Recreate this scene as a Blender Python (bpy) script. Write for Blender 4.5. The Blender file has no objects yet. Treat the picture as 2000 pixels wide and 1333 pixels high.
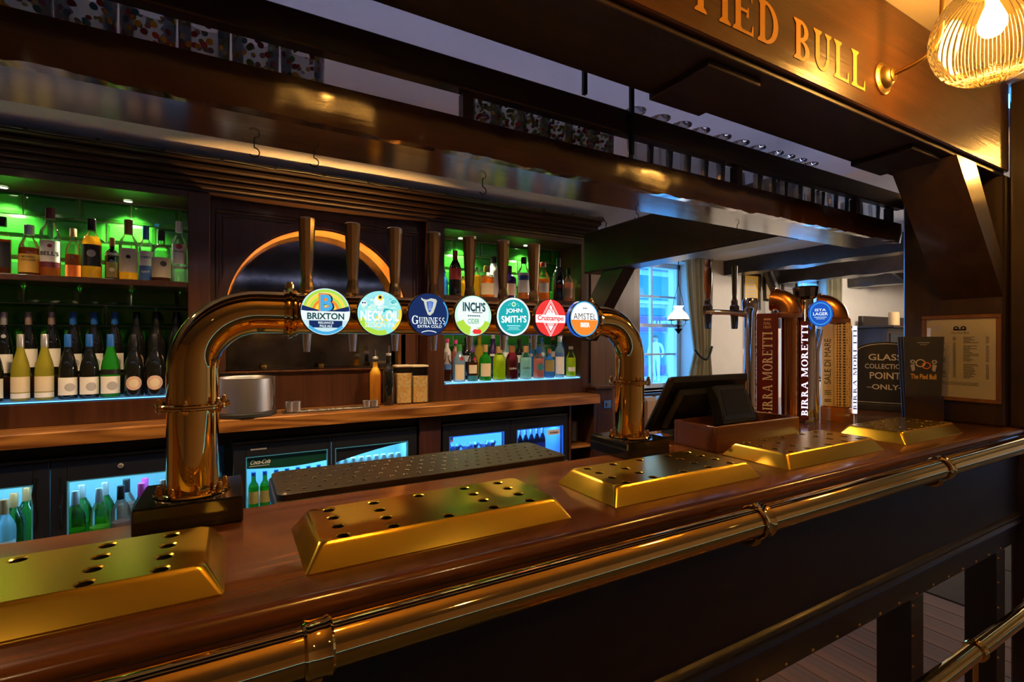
import bpy, bmesh, math, random
from mathutils import Vector, Matrix
random.seed(7)
SC = bpy.context.scene
COL = SC.collection
PI = math.pi
R = math.radians

# ---------------------------------------------------------------- camera
F = 960.0                                   # focal length in pixels of the 2000 px frame
YAW = math.atan2(1700.0, F)                 # the bar runs along X, the camera looks 60 degrees off it
CA, SA = math.cos(YAW), math.sin(YAW)
ZC = 1.45
cam_d = bpy.data.cameras.new('camera')
cam_d.sensor_width = 36.0
cam_d.lens = 36.0 * F / 2000.0
cam_d.clip_start = 0.02
cam_d.clip_end = 200
cam = bpy.data.objects.new('camera', cam_d)
COL.objects.link(cam)
cam.location = (0, 0, ZC)
cam.rotation_euler = (PI / 2, 0, YAW - PI / 2)
SC.camera = cam

# ---------------------------------------------------------------- view
vs = SC.view_settings
vs.view_transform = 'Standard'
vs.look = 'None'
vs.exposure = 0.0
vs.gamma = 1.0
vs.use_curve_mapping = False
SC.cycles.max_bounces = 7
SC.cycles.adaptive_threshold = 0.02
SC.cycles.diffuse_bounces = 3
SC.cycles.transparent_max_bounces = 20
SC.cycles.sample_clamp_indirect = 6.0
SC.cycles.caustics_refractive = False

# ---------------------------------------------------------------- sky
world = bpy.data.worlds.new('sky')
SC.world = world
world.use_nodes = True
wb = world.node_tree.nodes['Background']
wb.inputs[0].default_value = (0.085, 0.40, 1.0, 1)
wb.inputs[1].default_value = 13.0

def portal(name, loc, rot, sx, sy):
    l = bpy.data.lights.new(name, 'AREA')
    l.shape = 'RECTANGLE'; l.size = sx; l.size_y = sy
    l.cycles.is_portal = True
    o = bpy.data.objects.new(name, l)
    o.location = loc; o.rotation_euler = rot
    COL.objects.link(o)

# ---------------------------------------------------------------- helpers
def ray(px, py):
    r = (px - 1000) / F; u = (666.5 - py) / F
    return Vector((CA + r * SA, SA - r * CA, u))
def at(px, py, Y):
    d = ray(px, py); t = Y / d.y
    return Vector((d.x * t, Y, ZC + d.z * t))
def atX(px, py, X):
    d = ray(px, py); t = X / d.x
    return Vector((X, d.y * t, ZC + d.z * t))
def depth(p):
    return p[0] * CA + p[1] * SA

def tag(o, label, cat, group=None):
    o['label'] = label; o['category'] = cat
    if group: o['group'] = group
    return o
def empty(name, loc=(0, 0, 0), rz=0.0, parent=None):
    o = bpy.data.objects.new(name, None)
    o.empty_display_size = 0.05
    o.location = loc; o.rotation_euler = (0, 0, rz)
    COL.objects.link(o)
    if parent: o.parent = parent
    return o
def thing(name, label, cat, loc=(0, 0, 0), rz=0.0, group=None):
    return tag(empty(name, loc, rz), label, cat, group)

class MB:
    """collects geometry; build() links it as one mesh object"""
    def __init__(self, M=None):
        self.v = []; self.f = []; self.m = []; self.M = M
    def add(self, vs, fs, mat, M=None):
        n = len(self.v)
        for p in vs:
            p = Vector(p)
            if M is not None: p = M @ p
            if self.M is not None: p = self.M @ p
            self.v.append(p)
        for f in fs:
            self.f.append(tuple(n + i for i in f)); self.m.append(mat)
        return self
    def box(self, x0, x1, y0, y1, z0, z1, mat, c=0.0, M=None):
        if c <= 0:
            vs = [(x, y, z) for z in (z0, z1) for y in (y0, y1) for x in (x0, x1)]
            fs = [(0, 2, 3, 1), (4, 5, 7, 6), (0, 1, 5, 4), (2, 6, 7, 3), (0, 4, 6, 2), (1, 3, 7, 5)]
            return self.add(vs, fs, mat, M)
        c = min(c, (x1 - x0) * .45, (y1 - y0) * .45, (z1 - z0) * .45)
        X = (x0, x1); Y = (y0, y1); Z = (z0, z1); vs = []; ix = {}
        for i in (0, 1):
            for j in (0, 1):
                for k in (0, 1):
                    sx, sy, sz = (c, -c)[i], (c, -c)[j], (c, -c)[k]
                    for a, d in enumerate(((0, sy, sz), (sx, 0, sz), (sx, sy, 0))):
                        ix[i, j, k, a] = len(vs)
                        vs.append((X[i] + d[0], Y[j] + d[1], Z[k] + d[2]))
        fs = []
        g = lambda i, j, k, a: ix[i, j, k, a]
        for s in (0, 1):
            q = [g(s, 0, 0, 0), g(s, 1, 0, 0), g(s, 1, 1, 0), g(s, 0, 1, 0)]; fs.append(q if s else q[::-1])
            q = [g(0, s, 0, 1), g(0, s, 1, 1), g(1, s, 1, 1), g(1, s, 0, 1)]; fs.append(q if s else q[::-1])
            q = [g(0, 0, s, 2), g(1, 0, s, 2), g(1, 1, s, 2), g(0, 1, s, 2)]; fs.append(q if s else q[::-1])
        for j in (0, 1):
            for k in (0, 1):
                q = [g(0, j, k, 1), g(1, j, k, 1), g(1, j, k, 2), g(0, j, k, 2)]; fs.append(q if (j ^ k) else q[::-1])
        for i in (0, 1):
            for k in (0, 1):
                q = [g(i, 0, k, 0), g(i, 1, k, 0), g(i, 1, k, 2), g(i, 0, k, 2)]; fs.append(q[::-1] if (i ^ k) else q)
        for i in (0, 1):
            for j in (0, 1):
                q = [g(i, j, 0, 0), g(i, j, 1, 0), g(i, j, 1, 1), g(i, j, 0, 1)]; fs.append(q if (i ^ j) else q[::-1])
        for i in (0, 1):
            for j in (0, 1):
                for k in (0, 1):
                    q = [g(i, j, k, 0), g(i, j, k, 1), g(i, j, k, 2)]
                    fs.append(q if (i + j + k) % 2 else q[::-1])
        return self.add(vs, fs, mat, M)
    def lathe(self, prof, seg, mat, M=None, caps=True, sq=0.0):
        vs = []; fs = []
        for r, z in prof:
            for s in range(seg):
                a = 2 * PI * s / seg
                x, y = math.cos(a), math.sin(a)
                if sq:
                    k = 1.0 / max(abs(x), abs(y)); k = 1 + (k - 1) * sq
                    x *= k; y *= k
                vs.append((r * x, r * y, z))
        for i in range(len(prof) - 1):
            for s in range(seg):
                t = (s + 1) % seg
                fs.append((i * seg + s, i * seg + t, (i + 1) * seg + t, (i + 1) * seg + s))
        if caps:
            if prof[0][0] > 1e-6: fs.append(tuple(range(seg))[::-1])
            if prof[-1][0] > 1e-6: fs.append(tuple((len(prof) - 1) * seg + s for s in range(seg)))
        return self.add(vs, fs, mat, M)
    def tube(self, path, rad, seg, mat, M=None, caps=True):
        P = [Vector(p) for p in path]; n = len(P)
        rads = rad if isinstance(rad, (list, tuple)) else [rad] * n
        vs = []; fs = []; up = None
        for i in range(n):
            t = (P[min(i + 1, n - 1)] - P[max(i - 1, 0)]).normalized()
            if up is None:
                up = Vector((0, 0, 1)) if abs(t.z) < .9 else Vector((0, 1, 0))
            up = (up - t * up.dot(t)).normalized()
            b = t.cross(up)
            for s in range(seg):
                a = 2 * PI * s / seg
                vs.append(P[i] + (up * math.cos(a) + b * math.sin(a)) * rads[i])
        for i in range(n - 1):
            for s in range(seg):
                t = (s + 1) % seg
                fs.append((i * seg + s, (i + 1) * seg + s, (i + 1) * seg + t, i * seg + t))
        if caps:
            fs.append(tuple(range(seg))); fs.append(tuple((n - 1) * seg + s for s in range(seg))[::-1])
        return self.add(vs, fs, mat, M)
    def prism(self, poly, a0, a1, mat, axis='x', M=None):
        """poly: 2-D outline; axis x: (y,z) along x; y: (x,z) along y; z: (x,y) along z"""
        n = len(poly)
        def P(p, a):
            return {'x': (a, p[0], p[1]), 'y': (p[0], a, p[1]), 'z': (p[0], p[1], a)}[axis]
        vs = [P(p, a0) for p in poly] + [P(p, a1) for p in poly]
        fs = [tuple(range(n)), tuple(range(n, 2 * n))[::-1]]
        fs += [(i, n + i, n + (i + 1) % n, (i + 1) % n) for i in range(n)]
        return self.add(vs, fs, mat, M)
    def ring(self, cx, cz, rx, rz, w, a0, a1, y0, y1, mat, n=16, M=None):
        """flat arc band in the XZ plane, y0 (front) .. y1 (back)"""
        vs = []; fs = []
        for i in range(n + 1):
            a = a0 + (a1 - a0) * i / n; c, s = math.cos(a), math.sin(a)
            for y in (y0, y1):
                vs.append((cx + rx * c, y, cz + rz * s)); vs.append((cx + (rx - w) * c, y, cz + (rz - w) * s))
        for i in range(n):
            a = 4 * i; b = 4 * (i + 1)
            fs += [(a, a + 1, b + 1, b), (a + 2, b + 2, b + 3, a + 3), (a, b, b + 2, a + 2), (a + 1, a + 3, b + 3, b + 1)]
        fs += [(0, 2, 3, 1), (4 * n, 4 * n + 1, 4 * n + 3, 4 * n + 2)]
        return self.add(vs, fs, mat, M)
    def disc(self, cx, cz, r, y, mat, n=28, M=None, rz=None):
        rz = rz or r
        return self.add([(cx + r * math.cos(2 * PI * i / n), y, cz + rz * math.sin(2 * PI * i / n)) for i in range(n)], [tuple(range(n))], mat, M)
    def build(self, name, parent=None, loc=None, rot=None, sharp=32, recalc=True):
        names = []
        for m in self.m:
            if m not in names: names.append(m)
        me = bpy.data.meshes.new(name)
        me.from_pydata([tuple(p) for p in self.v], [], self.f)
        for m in names: me.materials.append(MAT[m])
        me.polygons.foreach_set('material_index', [names.index(m) for m in self.m])
        me.update()
        if recalc:
            bm = bmesh.new(); bm.from_mesh(me)
            bmesh.ops.recalc_face_normals(bm, faces=bm.faces)
            bm.to_mesh(me); bm.free()
        me.polygons.foreach_set('use_smooth', [True] * len(me.polygons))
        me.set_sharp_from_angle(angle=R(sharp))
        o = bpy.data.objects.new(name, me)
        COL.objects.link(o)
        if parent: o.parent = parent
        if loc is not None: o.location = loc
        if rot is not None: o.rotation_euler = rot
        return o

def struct(o):
    o['kind'] = 'structure'
    return o
def share(o, name, loc, parent=None, rot=None):
    """another object with the same mesh"""
    c = bpy.data.objects.new(name, o.data)
    c.location = loc
    if rot is not None: c.rotation_euler = rot
    COL.objects.link(c)
    if parent: c.parent = parent
    return c
def copy_tree(o, loc=None, parent=None):
    c = o.copy(); COL.objects.link(c); c.parent = parent
    if loc is not None: c.location = loc
    for ch in list(o.children): copy_tree(ch, None, c)
    return c

def noise1(x, s=0):
    return math.sin(x * 1.7 + s) * .5 + math.sin(x * 4.3 + s * 2.1) * .3 + math.sin(x * 9.1 + s * .7) * .2

# ---------------------------------------------------------------- lettering
_TXT = {}
def text_mesh(body, bold=0.0):
    k = (body, bold)
    if k not in _TXT:
        cu = bpy.data.curves.new('lettering', 'FONT')
        cu.body = body; cu.size = 1.0; cu.offset = bold; cu.align_x = 'CENTER'; cu.align_y = 'CENTER'
        cu.resolution_u = 3
        o = bpy.data.objects.new('lettering', cu); COL.objects.link(o)
        me = bpy.data.meshes.new_from_object(o.evaluated_get(bpy.context.evaluated_depsgraph_get()))
        V = [(v.co.x, v.co.y) for v in me.vertices]; P = [tuple(p.vertices) for p in me.polygons]
        bpy.data.objects.remove(o); bpy.data.curves.remove(cu); bpy.data.meshes.remove(me)
        if V:
            x0 = min(v[0] for v in V); x1 = max(v[0] for v in V); y0 = min(v[1] for v in V); y1 = max(v[1] for v in V)
            V = [(v[0] - (x0 + x1) / 2, v[1] - (y0 + y1) / 2) for v in V]
            _TXT[k] = (V, P, x1 - x0, y1 - y0)
        else:
            _TXT[k] = ([], [], 1, 1)
    return _TXT[k]

def arc_poly(cx, cy, rx, ry, a0, a1, wx, wy, n=12):
    """band as quads"""
    out = []
    for i in range(n):
        a, b = a0 + (a1 - a0) * i / n, a0 + (a1 - a0) * (i + 1) / n
        out.append([(cx + rx * math.cos(a), cy + ry * math.sin(a)), (cx + rx * math.cos(b), cy + ry * math.sin(b)),
                    (cx + (rx - wx) * math.cos(b), cy + (ry - wy) * math.sin(b)), (cx + (rx - wx) * math.cos(a), cy + (ry - wy) * math.sin(a))])
    return out
def serif_glyph(ch):
    """polygons of a roman capital, cap height 1; returns (polys, advance)"""
    S, T, W = .2, .09, .075
    P = []
    def rect(x0, x1, y0, y1): P.append([(x0, y0), (x1, y0), (x1, y1), (x0, y1)])
    def foot(x0, x1, y, up):
        d = W if up else -W
        P.append([(x0 - .1, y), (x1 + .1, y), (x1 + .1, y + d * .55), (x1, y + d * 1.7), (x0, y + d * 1.7), (x0 - .1, y + d * .55)])
    def stem(x, w=S, y0=0, y1=1, a=True, b=True):
        rect(x, x + w, y0, y1)
        if a: foot(x, x + w, y0, True)
        if b: foot(x, x + w, y1, False)
    def diag(xa, ya, xb, yb, w): P.append([(xa, ya), (xa + w, ya), (xb + w, yb), (xb, yb)])
    def tick(x, y0, y1): P.append([(x - .1, y0), (x, y0), (x, y1), (x - .035, y1)])
    adv = .9
    if ch == 'I': stem(.12); adv = .44
    elif ch in 'PRB':
        stem(.12)
        P += arc_poly(.32, .74, .36, .26, -PI / 2, PI / 2, .19, W); 
        if ch == 'B': P += arc_poly(.32, .26, .42, .27, -PI / 2, PI / 2, .2, W); adv = .86
        elif ch == 'R': diag(.66, 0, .36, .5, .22); foot(.66, .86, 0, True); adv = 1.02
        else: adv = .8
    elif ch == 'D':
        stem(.12); P += arc_poly(.32, .5, .55, .5, -PI / 2, PI / 2, .2, W, 16); adv = 1.0
    elif ch == 'E':
        stem(.12); rect(.3, .78, 0, W); rect(.3, .74, 1 - W, 1); rect(.3, .6, .48, .48 + W)
        tick(.8, 0, .25); tick(.76, 1, .76); tick(.62, .38, .62); adv = .9
    elif ch == 'L':
        stem(.12); rect(.3, .76, 0, W); tick(.79, 0, .28); adv = .88
    elif ch == 'U':
        stem(.12, y0=.3, a=False); stem(.68, .12, y0=.3, a=False)
        P += arc_poly(.46, .32, .34, .33, PI, 2 * PI, .17, .1, 12); adv = .98
    elif ch == 'A':
        diag(.05, 0, .42, 1, .1); diag(.72, 0, .4, 1, .2); rect(.25, .75, .3, .3 + W); foot(.08, .16, 0, True); foot(.74, .9, 0, True); adv = 1.04
    elif ch == 'M':
        stem(.12, .1); stem(.95, .2); diag(.5, .05, .14, 1, .18); diag(.54, .05, .92, 1, .1); adv = 1.28
    elif ch == 'N':
        stem(.12, .1); stem(.82, .1); diag(.74, 0, .14, 1, .18); adv = 1.04
    elif ch == 'O' or ch == 'G':
        a0, a1 = (0, 2 * PI) if ch == 'O' else (.22 * PI, 1.86 * PI)
        P += arc_poly(.52, .5, .46, .52, a0, a1, .2, .08, 24); adv = 1.02
        if ch == 'G': rect(.72, .92, .05, .45); rect(.6, 1.0, .4, .47); tick(.9, .72, .98); adv = 1.06
    elif ch == 'T':
        stem(.38, b=False); rect(.02, .94, 1 - W, 1); tick(.12, 1, .72); tick(.96, 1, .72); adv = .96
    elif ch == 'S':
        P += arc_poly(.4, .74, .3, .27, .25 * PI, 1.5 * PI, .14, .1, 14); P += arc_poly(.4, .27, .32, .28, -.75 * PI, .5 * PI, .15, .1, 14); adv = .78
    else: adv = .45
    return P, adv
def serif_layout(body, track=0.04):
    V = []; Q = []; x = 0
    for ch in body:
        P, adv = serif_glyph(ch)
        for p in P:
            n = len(V); V += [(a + x, b - .5) for a, b in p]; Q.append(tuple(range(n, n + len(p))))
        x += adv + track
    w = x - track
    return [(a - w / 2, b) for a, b in V], Q, w, 1.0

def letters(mb, body, cx, cz, h, y, mat, w=None, serif=False, bold=0.0, M=None, vert=False, bend=None, ang=0.0, tall=1.0):
    """flat lettering in the XZ plane facing -Y; w: fitted width; vert: reads upward; bend: radius of the cylinder it wraps"""
    V, P, tw, th = serif_layout(body) if serif else text_mesh(body, bold)
    sz = h / th; sx = (w / tw) if w else sz
    out = []
    for i, (a, b) in enumerate(V):
        a *= sx; b *= sz
        if vert: a, b = -b, a
        if ang: a, b = a * math.cos(ang) - b * math.sin(ang), a * math.sin(ang) + b * math.cos(ang)
        e = (1e-5 * (i % 7)) if serif else 0
        if bend:
            t = (cx + a) / bend
            out.append((bend * math.sin(t), -bend * math.cos(t) + y - e, cz + b))
        else:
            out.append((cx + a, y - e, cz + b))
    mb.add(out, P, mat, M)
    return mb

# ---------------------------------------------------------------- materials
MAT = {}
def _new(name):
    m = bpy.data.materials.new(name); m.use_nodes = True
    nt = m.node_tree; MAT[name] = m
    return m, nt, nt.nodes, nt.links, nt.nodes['Principled BSDF']
def plain(name, col, rough=.5, metal=0.0, coat=0.0, spec=.5, emit=None, es=0.0, trans=0.0, bump=0.0, bscale=40.0, var=0.0):
    m, nt, N, L, b = _new(name)
    b.inputs['Base Color'].default_value = (*col, 1)
    b.inputs['Roughness'].default_value = rough
    b.inputs['Metallic'].default_value = metal
    b.inputs['Coat Weight'].default_value = coat
    b.inputs['Coat Roughness'].default_value = .08
    b.inputs['Specular IOR Level'].default_value = spec
    b.inputs['Transmission Weight'].default_value = trans
    if emit:
        b.inputs['Emission Color'].default_value = (*emit, 1); b.inputs['Emission Strength'].default_value = es
    if bump or var:
        tc = N.new('ShaderNodeTexCoord'); nz = N.new('ShaderNodeTexNoise')
        nz.inputs['Scale'].default_value = bscale; nz.inputs['Detail'].default_value = 5
        L.new(tc.outputs['Object'], nz.inputs['Vector'])
        if bump:
            bp = N.new('ShaderNodeBump'); bp.inputs['Strength'].default_value = bump; bp.inputs['Distance'].default_value = .01
            L.new(nz.outputs['Fac'], bp.inputs['Height']); L.new(bp.outputs['Normal'], b.inputs['Normal'])
        if var:
            mx = N.new('ShaderNodeMix'); mx.data_type = 'RGBA'
            mx.inputs[6].default_value = (*[c * (1 - var) for c in col], 1); mx.inputs[7].default_value = (*[min(1, c * (1 + var)) for c in col], 1)
            L.new(nz.outputs['Fac'], mx.inputs[0]); L.new(mx.outputs[2], b.inputs['Base Color'])
    return m
def wood(name, dark, light, axis=0, rough=.3, coat=.3, scale=1.0, bump=.12, contrast=.25, rings=0.0):
    m, nt, N, L, b = _new(name)
    tc = N.new('ShaderNodeTexCoord'); mp = N.new('ShaderNodeMapping')
    s = [22 * scale] * 3; s[axis] = 1.3 * scale
    mp.inputs['Scale'].default_value = s
    nz = N.new('ShaderNodeTexNoise'); nz.inputs['Scale'].default_value = 1.0; nz.inputs['Detail'].default_value = 7; nz.inputs['Distortion'].default_value = .7
    nz.inputs['Roughness'].default_value = .62
    cr = N.new('ShaderNodeValToRGB')
    cr.color_ramp.elements[0].position = .5 - contrast; cr.color_ramp.elements[0].color = (*dark, 1)
    cr.color_ramp.elements[1].position = .5 + contrast; cr.color_ramp.elements[1].color = (*light, 1)
    L.new(tc.outputs['Object'], mp.inputs['Vector']); L.new(mp.outputs['Vector'], nz.inputs['Vector'])
    fac = nz.outputs['Fac']
    if rings:
        mp2 = N.new('ShaderNodeMapping'); s2 = [7 * scale] * 3; s2[axis] = 1.1 * scale; mp2.inputs['Scale'].default_value = s2
        n2 = N.new('ShaderNodeTexNoise'); n2.inputs['Scale'].default_value = .8; n2.inputs['Detail'].default_value = 1.5
        mu = N.new('ShaderNodeMath'); mu.operation = 'MULTIPLY'; mu.inputs[1].default_value = 70
        sn = N.new('ShaderNodeMath'); sn.operation = 'SINE'
        ml = N.new('ShaderNodeMath'); ml.operation = 'MULTIPLY_ADD'; ml.inputs[1].default_value = rings
        L.new(tc.outputs['Object'], mp2.inputs['Vector']); L.new(mp2.outputs['Vector'], n2.inputs['Vector'])
        L.new(n2.outputs['Fac'], mu.inputs[0]); L.new(mu.outputs[0], sn.inputs[0]); L.new(sn.outputs[0], ml.inputs[0]); L.new(fac, ml.inputs[2])
        fac = ml.outputs[0]
    L.new(fac, cr.inputs['Fac']); L.new(cr.outputs['Color'], b.inputs['Base Color'])
    bp = N.new('ShaderNodeBump'); bp.inputs['Strength'].default_value = bump; bp.inputs['Distance'].default_value = .004
    L.new(nz.outputs['Fac'], bp.inputs['Height']); L.new(bp.outputs['Normal'], b.inputs['Normal'])
    b.inputs['Roughness'].default_value = rough
    b.inputs['Coat Weight'].default_value = coat; b.inputs['Coat Roughness'].default_value = .12
    return m
def brushed(name, col, rough, axis=0, amt=.25):
    m, nt, N, L, b = _new(name)
    tc = N.new('ShaderNodeTexCoord'); mp = N.new('ShaderNodeMapping')
    s = [260.0] * 3; s[axis] = 3.0
    mp.inputs['Scale'].default_value = s
    nz = N.new('ShaderNodeTexNoise'); nz.inputs['Scale'].default_value = 1; nz.inputs['Detail'].default_value = 4
    L.new(tc.outputs['Object'], mp.inputs['Vector']); L.new(mp.outputs['Vector'], nz.inputs['Vector'])
    mr = N.new('ShaderNodeMapRange'); mr.inputs[3].default_value = rough * (1 - amt); mr.inputs[4].default_value = rough * (1 + amt)
    L.new(nz.outputs['Fac'], mr.inputs[0]); L.new(mr.outputs[0], b.inputs['Roughness'])
    b.inputs['Base Color'].default_value = (*col, 1); b.inputs['Metallic'].default_value = 1
    return m
def emit(name, col, s=1.0):
    m, nt, N, L, b = _new(name)
    b.inputs['Base Color'].default_value = (*[c * .3 for c in col], 1)
    b.inputs['Roughness'].default_value = .3
    b.inputs['Emission Color'].default_value = (*col, 1); b.inputs['Emission Strength'].default_value = s
    return m
def glassy(name, tint=(.95, .97, .97), rough=.03, refl=1.0, dens=0.0, dcol=None):
    """thin-walled glass: tinted see-through plus Fresnel gloss; dens adds a milky body"""
    m, nt, N, L, b = _new(name)
    out = N['Material Output']; N.remove(b)
    tr = N.new('ShaderNodeBsdfTransparent'); tr.inputs[0].default_value = (*tint, 1)
    gl = N.new('ShaderNodeBsdfGlossy'); gl.inputs['Roughness'].default_value = rough
    fr = N.new('ShaderNodeFresnel'); fr.inputs[0].default_value = 1.5
    mu = N.new('ShaderNodeMath'); mu.operation = 'MULTIPLY_ADD'; mu.inputs[1].default_value = refl * .85; mu.inputs[2].default_value = .015
    mx = N.new('ShaderNodeMixShader')
    L.new(fr.outputs[0], mu.inputs[0]); L.new(mu.outputs[0], mx.inputs[0])
    src = tr.outputs[0]
    if dens:
        df = N.new('ShaderNodeBsdfDiffuse'); df.inputs[0].default_value = (*(dcol or tint), 1)
        tl = N.new('ShaderNodeBsdfTranslucent'); tl.inputs[0].default_value = (*(dcol or tint), 1)
        a = N.new('ShaderNodeAddShader'); L.new(df.outputs[0], a.inputs[0]); L.new(tl.outputs[0], a.inputs[1])
        m2 = N.new('ShaderNodeMixShader'); m2.inputs[0].default_value = dens
        L.new(tr.outputs[0], m2.inputs[1]); L.new(a.outputs[0], m2.inputs[2]); src = m2.outputs[0]
    L.new(src, mx.inputs[1]); L.new(gl.outputs[0], mx.inputs[2]); L.new(mx.outputs[0], out.inputs[0])
    return m

# woods
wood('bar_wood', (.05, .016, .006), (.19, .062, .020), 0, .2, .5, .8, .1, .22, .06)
wood('counter_wood', (.13, .042, .009), (.46, .19, .045), 0, .3, .3, .9, .08, .25, .16)
wood('dark_oak', (.009, .0035, .002), (.036, .014, .007), 0, .36, .12, 1.2, .2)
wood('dark_oak_v', (.009, .0035, .002), (.038, .014, .007), 2, .36, .12, 1.2, .2)
wood('gantry_wood', (.014, .0045, .0015), (.06, .019, .005), 0, .14, 1.0, .8, .3)
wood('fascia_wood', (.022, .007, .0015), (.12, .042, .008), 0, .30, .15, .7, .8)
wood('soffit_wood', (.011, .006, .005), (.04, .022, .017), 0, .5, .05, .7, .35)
wood('arch_wood', (.20, .09, .025), (.5, .26, .08), 0, .35, .2, .6, .15)
wood('panel_wood', (.022, .0075, .004), (.085, .029, .014), 2, .3, .3, 1.0, .15)
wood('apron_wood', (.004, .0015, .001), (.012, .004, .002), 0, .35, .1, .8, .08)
wood('cabinet_wood', (.09, .035, .013), (.24, .105, .04), 2, .35, .2, .8, .1)
wood('box_wood', (.05, .014, .007), (.16, .05, .024), 0, .35, .25, 1.1, .15)
wood('box_wood_end', (.045, .013, .007), (.14, .045, .022), 1, .35, .25, 1.1, .15)
wood('post_wood', (.010, .005, .003), (.045, .019, .009), 2, .35, .25, .9, .3)
wood('brace_wood', (.012, .006, .003), (.05, .022, .010), 2, .3, .3, .8, .3)
wood('floor_wood', (.020, .005, .001), (.085, .024, .004), 1, .85, .0, .6, .2)
wood('beam_wood', (.007, .0045, .0045), (.034, .022, .02), 0, .3, .35, .5, .5)
wood('handle_wood', (.07, .02, .008), (.22, .07, .025), 2, .25, .5, 1.5, .05)
# metals
plain('brass', (.93, .62, .19), .045, 1.0)
plain('brass_cast', (.80, .48, .14), .2, 1.0)
brushed('tray_brass', (.92, .60, .07), .24, 0, .10)
plain('lamp_brass', (.78, .50, .14), .33, 1.0)
plain('copper', (.78, .36, .13), .17, 1.0)
plain('copper_satin', (.70, .30, .10), .3, 1.0)
plain('chrome', (.82, .82, .84), .06, 1.0)
brushed('steel', (.78, .75, .73), .34, 2, .3)
plain('dark_chrome', (.25, .24, .24), .12, 1.0)
plain('tap_chrome_amber_reflection', (.82, .62, .38), .14, 1.0)  # amber reflection of the lamplit room put into the chrome's colour
plain('black_metal', (.018, .018, .02), .28, 0, .2, .6)
plain('drip_metal', (.055, .045, .033), .33, .7, bump=.05, bscale=300)
plain('iron', (.02, .02, .022), .4, .6)
# plastics, paints
plain('black_plastic', (.012, .013, .015), .32, 0, 0, .5)
plain('black_gloss', (.008, .009, .011), .08, 0, .4, .6)
plain('black_satin', (.02, .02, .021), .5)
plain('screen_glass', (.015, .016, .016), .06, 0, .5, .7)
plain('hole_dark', (.004, .003, .002), .7)
plain('plaster_ceiling', (.74, .75, .84), .85, bump=.5, bscale=9)
plain('plaster_wall', (.80, .72, .63), .85, bump=.15, bscale=7, var=.06)
plain('wall_dark', (.34, .22, .12), .8)
plain('white_paint', (.80, .84, .88), .45)
plain('cable', (.035, .03, .028), .5)
plain('grout', (.34, .36, .30), .8)
plain('stone', (.018, .010, .006), .9, spec=.2, bump=.5, bscale=8, var=.35)
plain('floor_under', (.02, .015, .01), .8)
plain('paper', (.80, .70, .58), .6)
plain('paper_white', (.82, .80, .76), .6)
plain('paper_cream', (.72, .62, .48), .55)
plain('label_white', (.82, .80, .78), .45)
plain('label_cream', (.70, .60, .44), .5)
plain('label_pink', (.62, .42, .34), .5)
plain('label_black', (.012, .012, .013), .4)
plain('label_red', (.35, .03, .03), .4)
plain('label_maroon', (.16, .02, .035), .4)
plain('label_orange', (.75, .17, .02), .45)
plain('label_yellow', (.72, .42, .07), .45)
plain('label_blue', (.05, .14, .42), .4)
plain('label_teal', (.03, .20, .26), .4)
plain('label_olive', (.28, .24, .08), .5)
plain('label_grey', (.42, .42, .44), .5)
plain('ink', (.03, .028, .03), .5)
plain('ink_red', (.30, .02, .03), .5)
plain('ink_gold', (.55, .33, .08), .3, .6)
plain('cap_black', (.012, .012, .013), .25)
plain('cap_silver', (.62, .60, .60), .28, .7)
plain('cap_rose', (.50, .36, .32), .3, .6)
plain('cap_blue', (.015, .11, .48), .3)
plain('cap_red', (.33, .02, .02), .3)
plain('cap_maroon', (.14, .02, .035), .3)
plain('cap_white', (.8, .8, .8), .35)
plain('cap_cork', (.48, .28, .13), .6, bump=.2, bscale=200)
plain('cap_brown', (.30, .12, .045), .4)
plain('cap_copper', (.62, .26, .10), .3, .5)
plain('cap_pink', (.75, .06, .36), .3)
plain('cap_green', (.05, .25, .06), .3)
plain('cap_purple', (.10, .03, .20), .3)
plain('cap_gold', (.7, .45, .1), .25, .8)
plain('sign_black', (.012, .012, .013), .55)
plain('sign_white', (.70, .66, .60), .6)
plain('curtain', (.36, .31, .18), .9, bump=.1, bscale=60)
plain('curtain_lining', (.62, .68, .74), .9)
plain('leather', (.42, .24, .12), .4)
plain('blue_bag', (.03, .16, .36), .3, bump=.8, bscale=18)
plain('candle', (.75, .50, .24), .6)
plain('sign_paint', (.80, .36, .03), .5)
plain('red_panel', (.10, .006, .014), .35)
plain('badge_back', (.10, .085, .07), .25, .8)
# glass and liquids
glassy('clear_glass', (.95, .97, .98), .03, 1.6, .06, (.9, .95, 1.0))
glassy('pane', (.97, .985, .99), .01, .7)
glassy('bottle_clear', (.86, .90, .89), .04)
glassy('bottle_green', (.22, .55, .20), .05)
glassy('bottle_bright_green', (.05, .42, .04), .05, 1, .35, (.03, .42, .03))
glassy('bottle_olive', (.62, .58, .10), .05, 1, .45, (.45, .42, .05))
plain('bottle_dark', (.008, .009, .008), .07, 0, .3, .7)
plain('bottle_dark_green', (.008, .02, .009), .07, 0, .3, .7)
glassy('bottle_blue', (.12, .45, .80), .05, 1, .3, (.08, .35, .7))
glassy('bottle_ltblue', (.55, .78, .9), .05, 1, .2, (.5, .75, .9))
plain('bottle_purple', (.035, .012, .10), .08, 0, .3)
plain('ceramic_white', (.75, .74, .72), .2, 0, .3)
def liquid(n, t, d, k): glassy(n, t, .05, .6, k, d)
liquid('amber', (.75, .30, .05), (.55, .20, .03), .45)
liquid('dark_amber', (.35, .11, .03), (.22, .06, .015), .6)
liquid('gold', (.92, .62, .12), (.80, .48, .07), .5)
liquid('water', (.90, .94, .94), (.8, .85, .85), .12)
liquid('lime', (.85, .90, .10), (.72, .80, .05), .65)
liquid('ruby', (.35, .03, .06), (.26, .02, .05), .7)
liquid('mint', (.78, .95, .88), (.70, .92, .84), .5)
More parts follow.
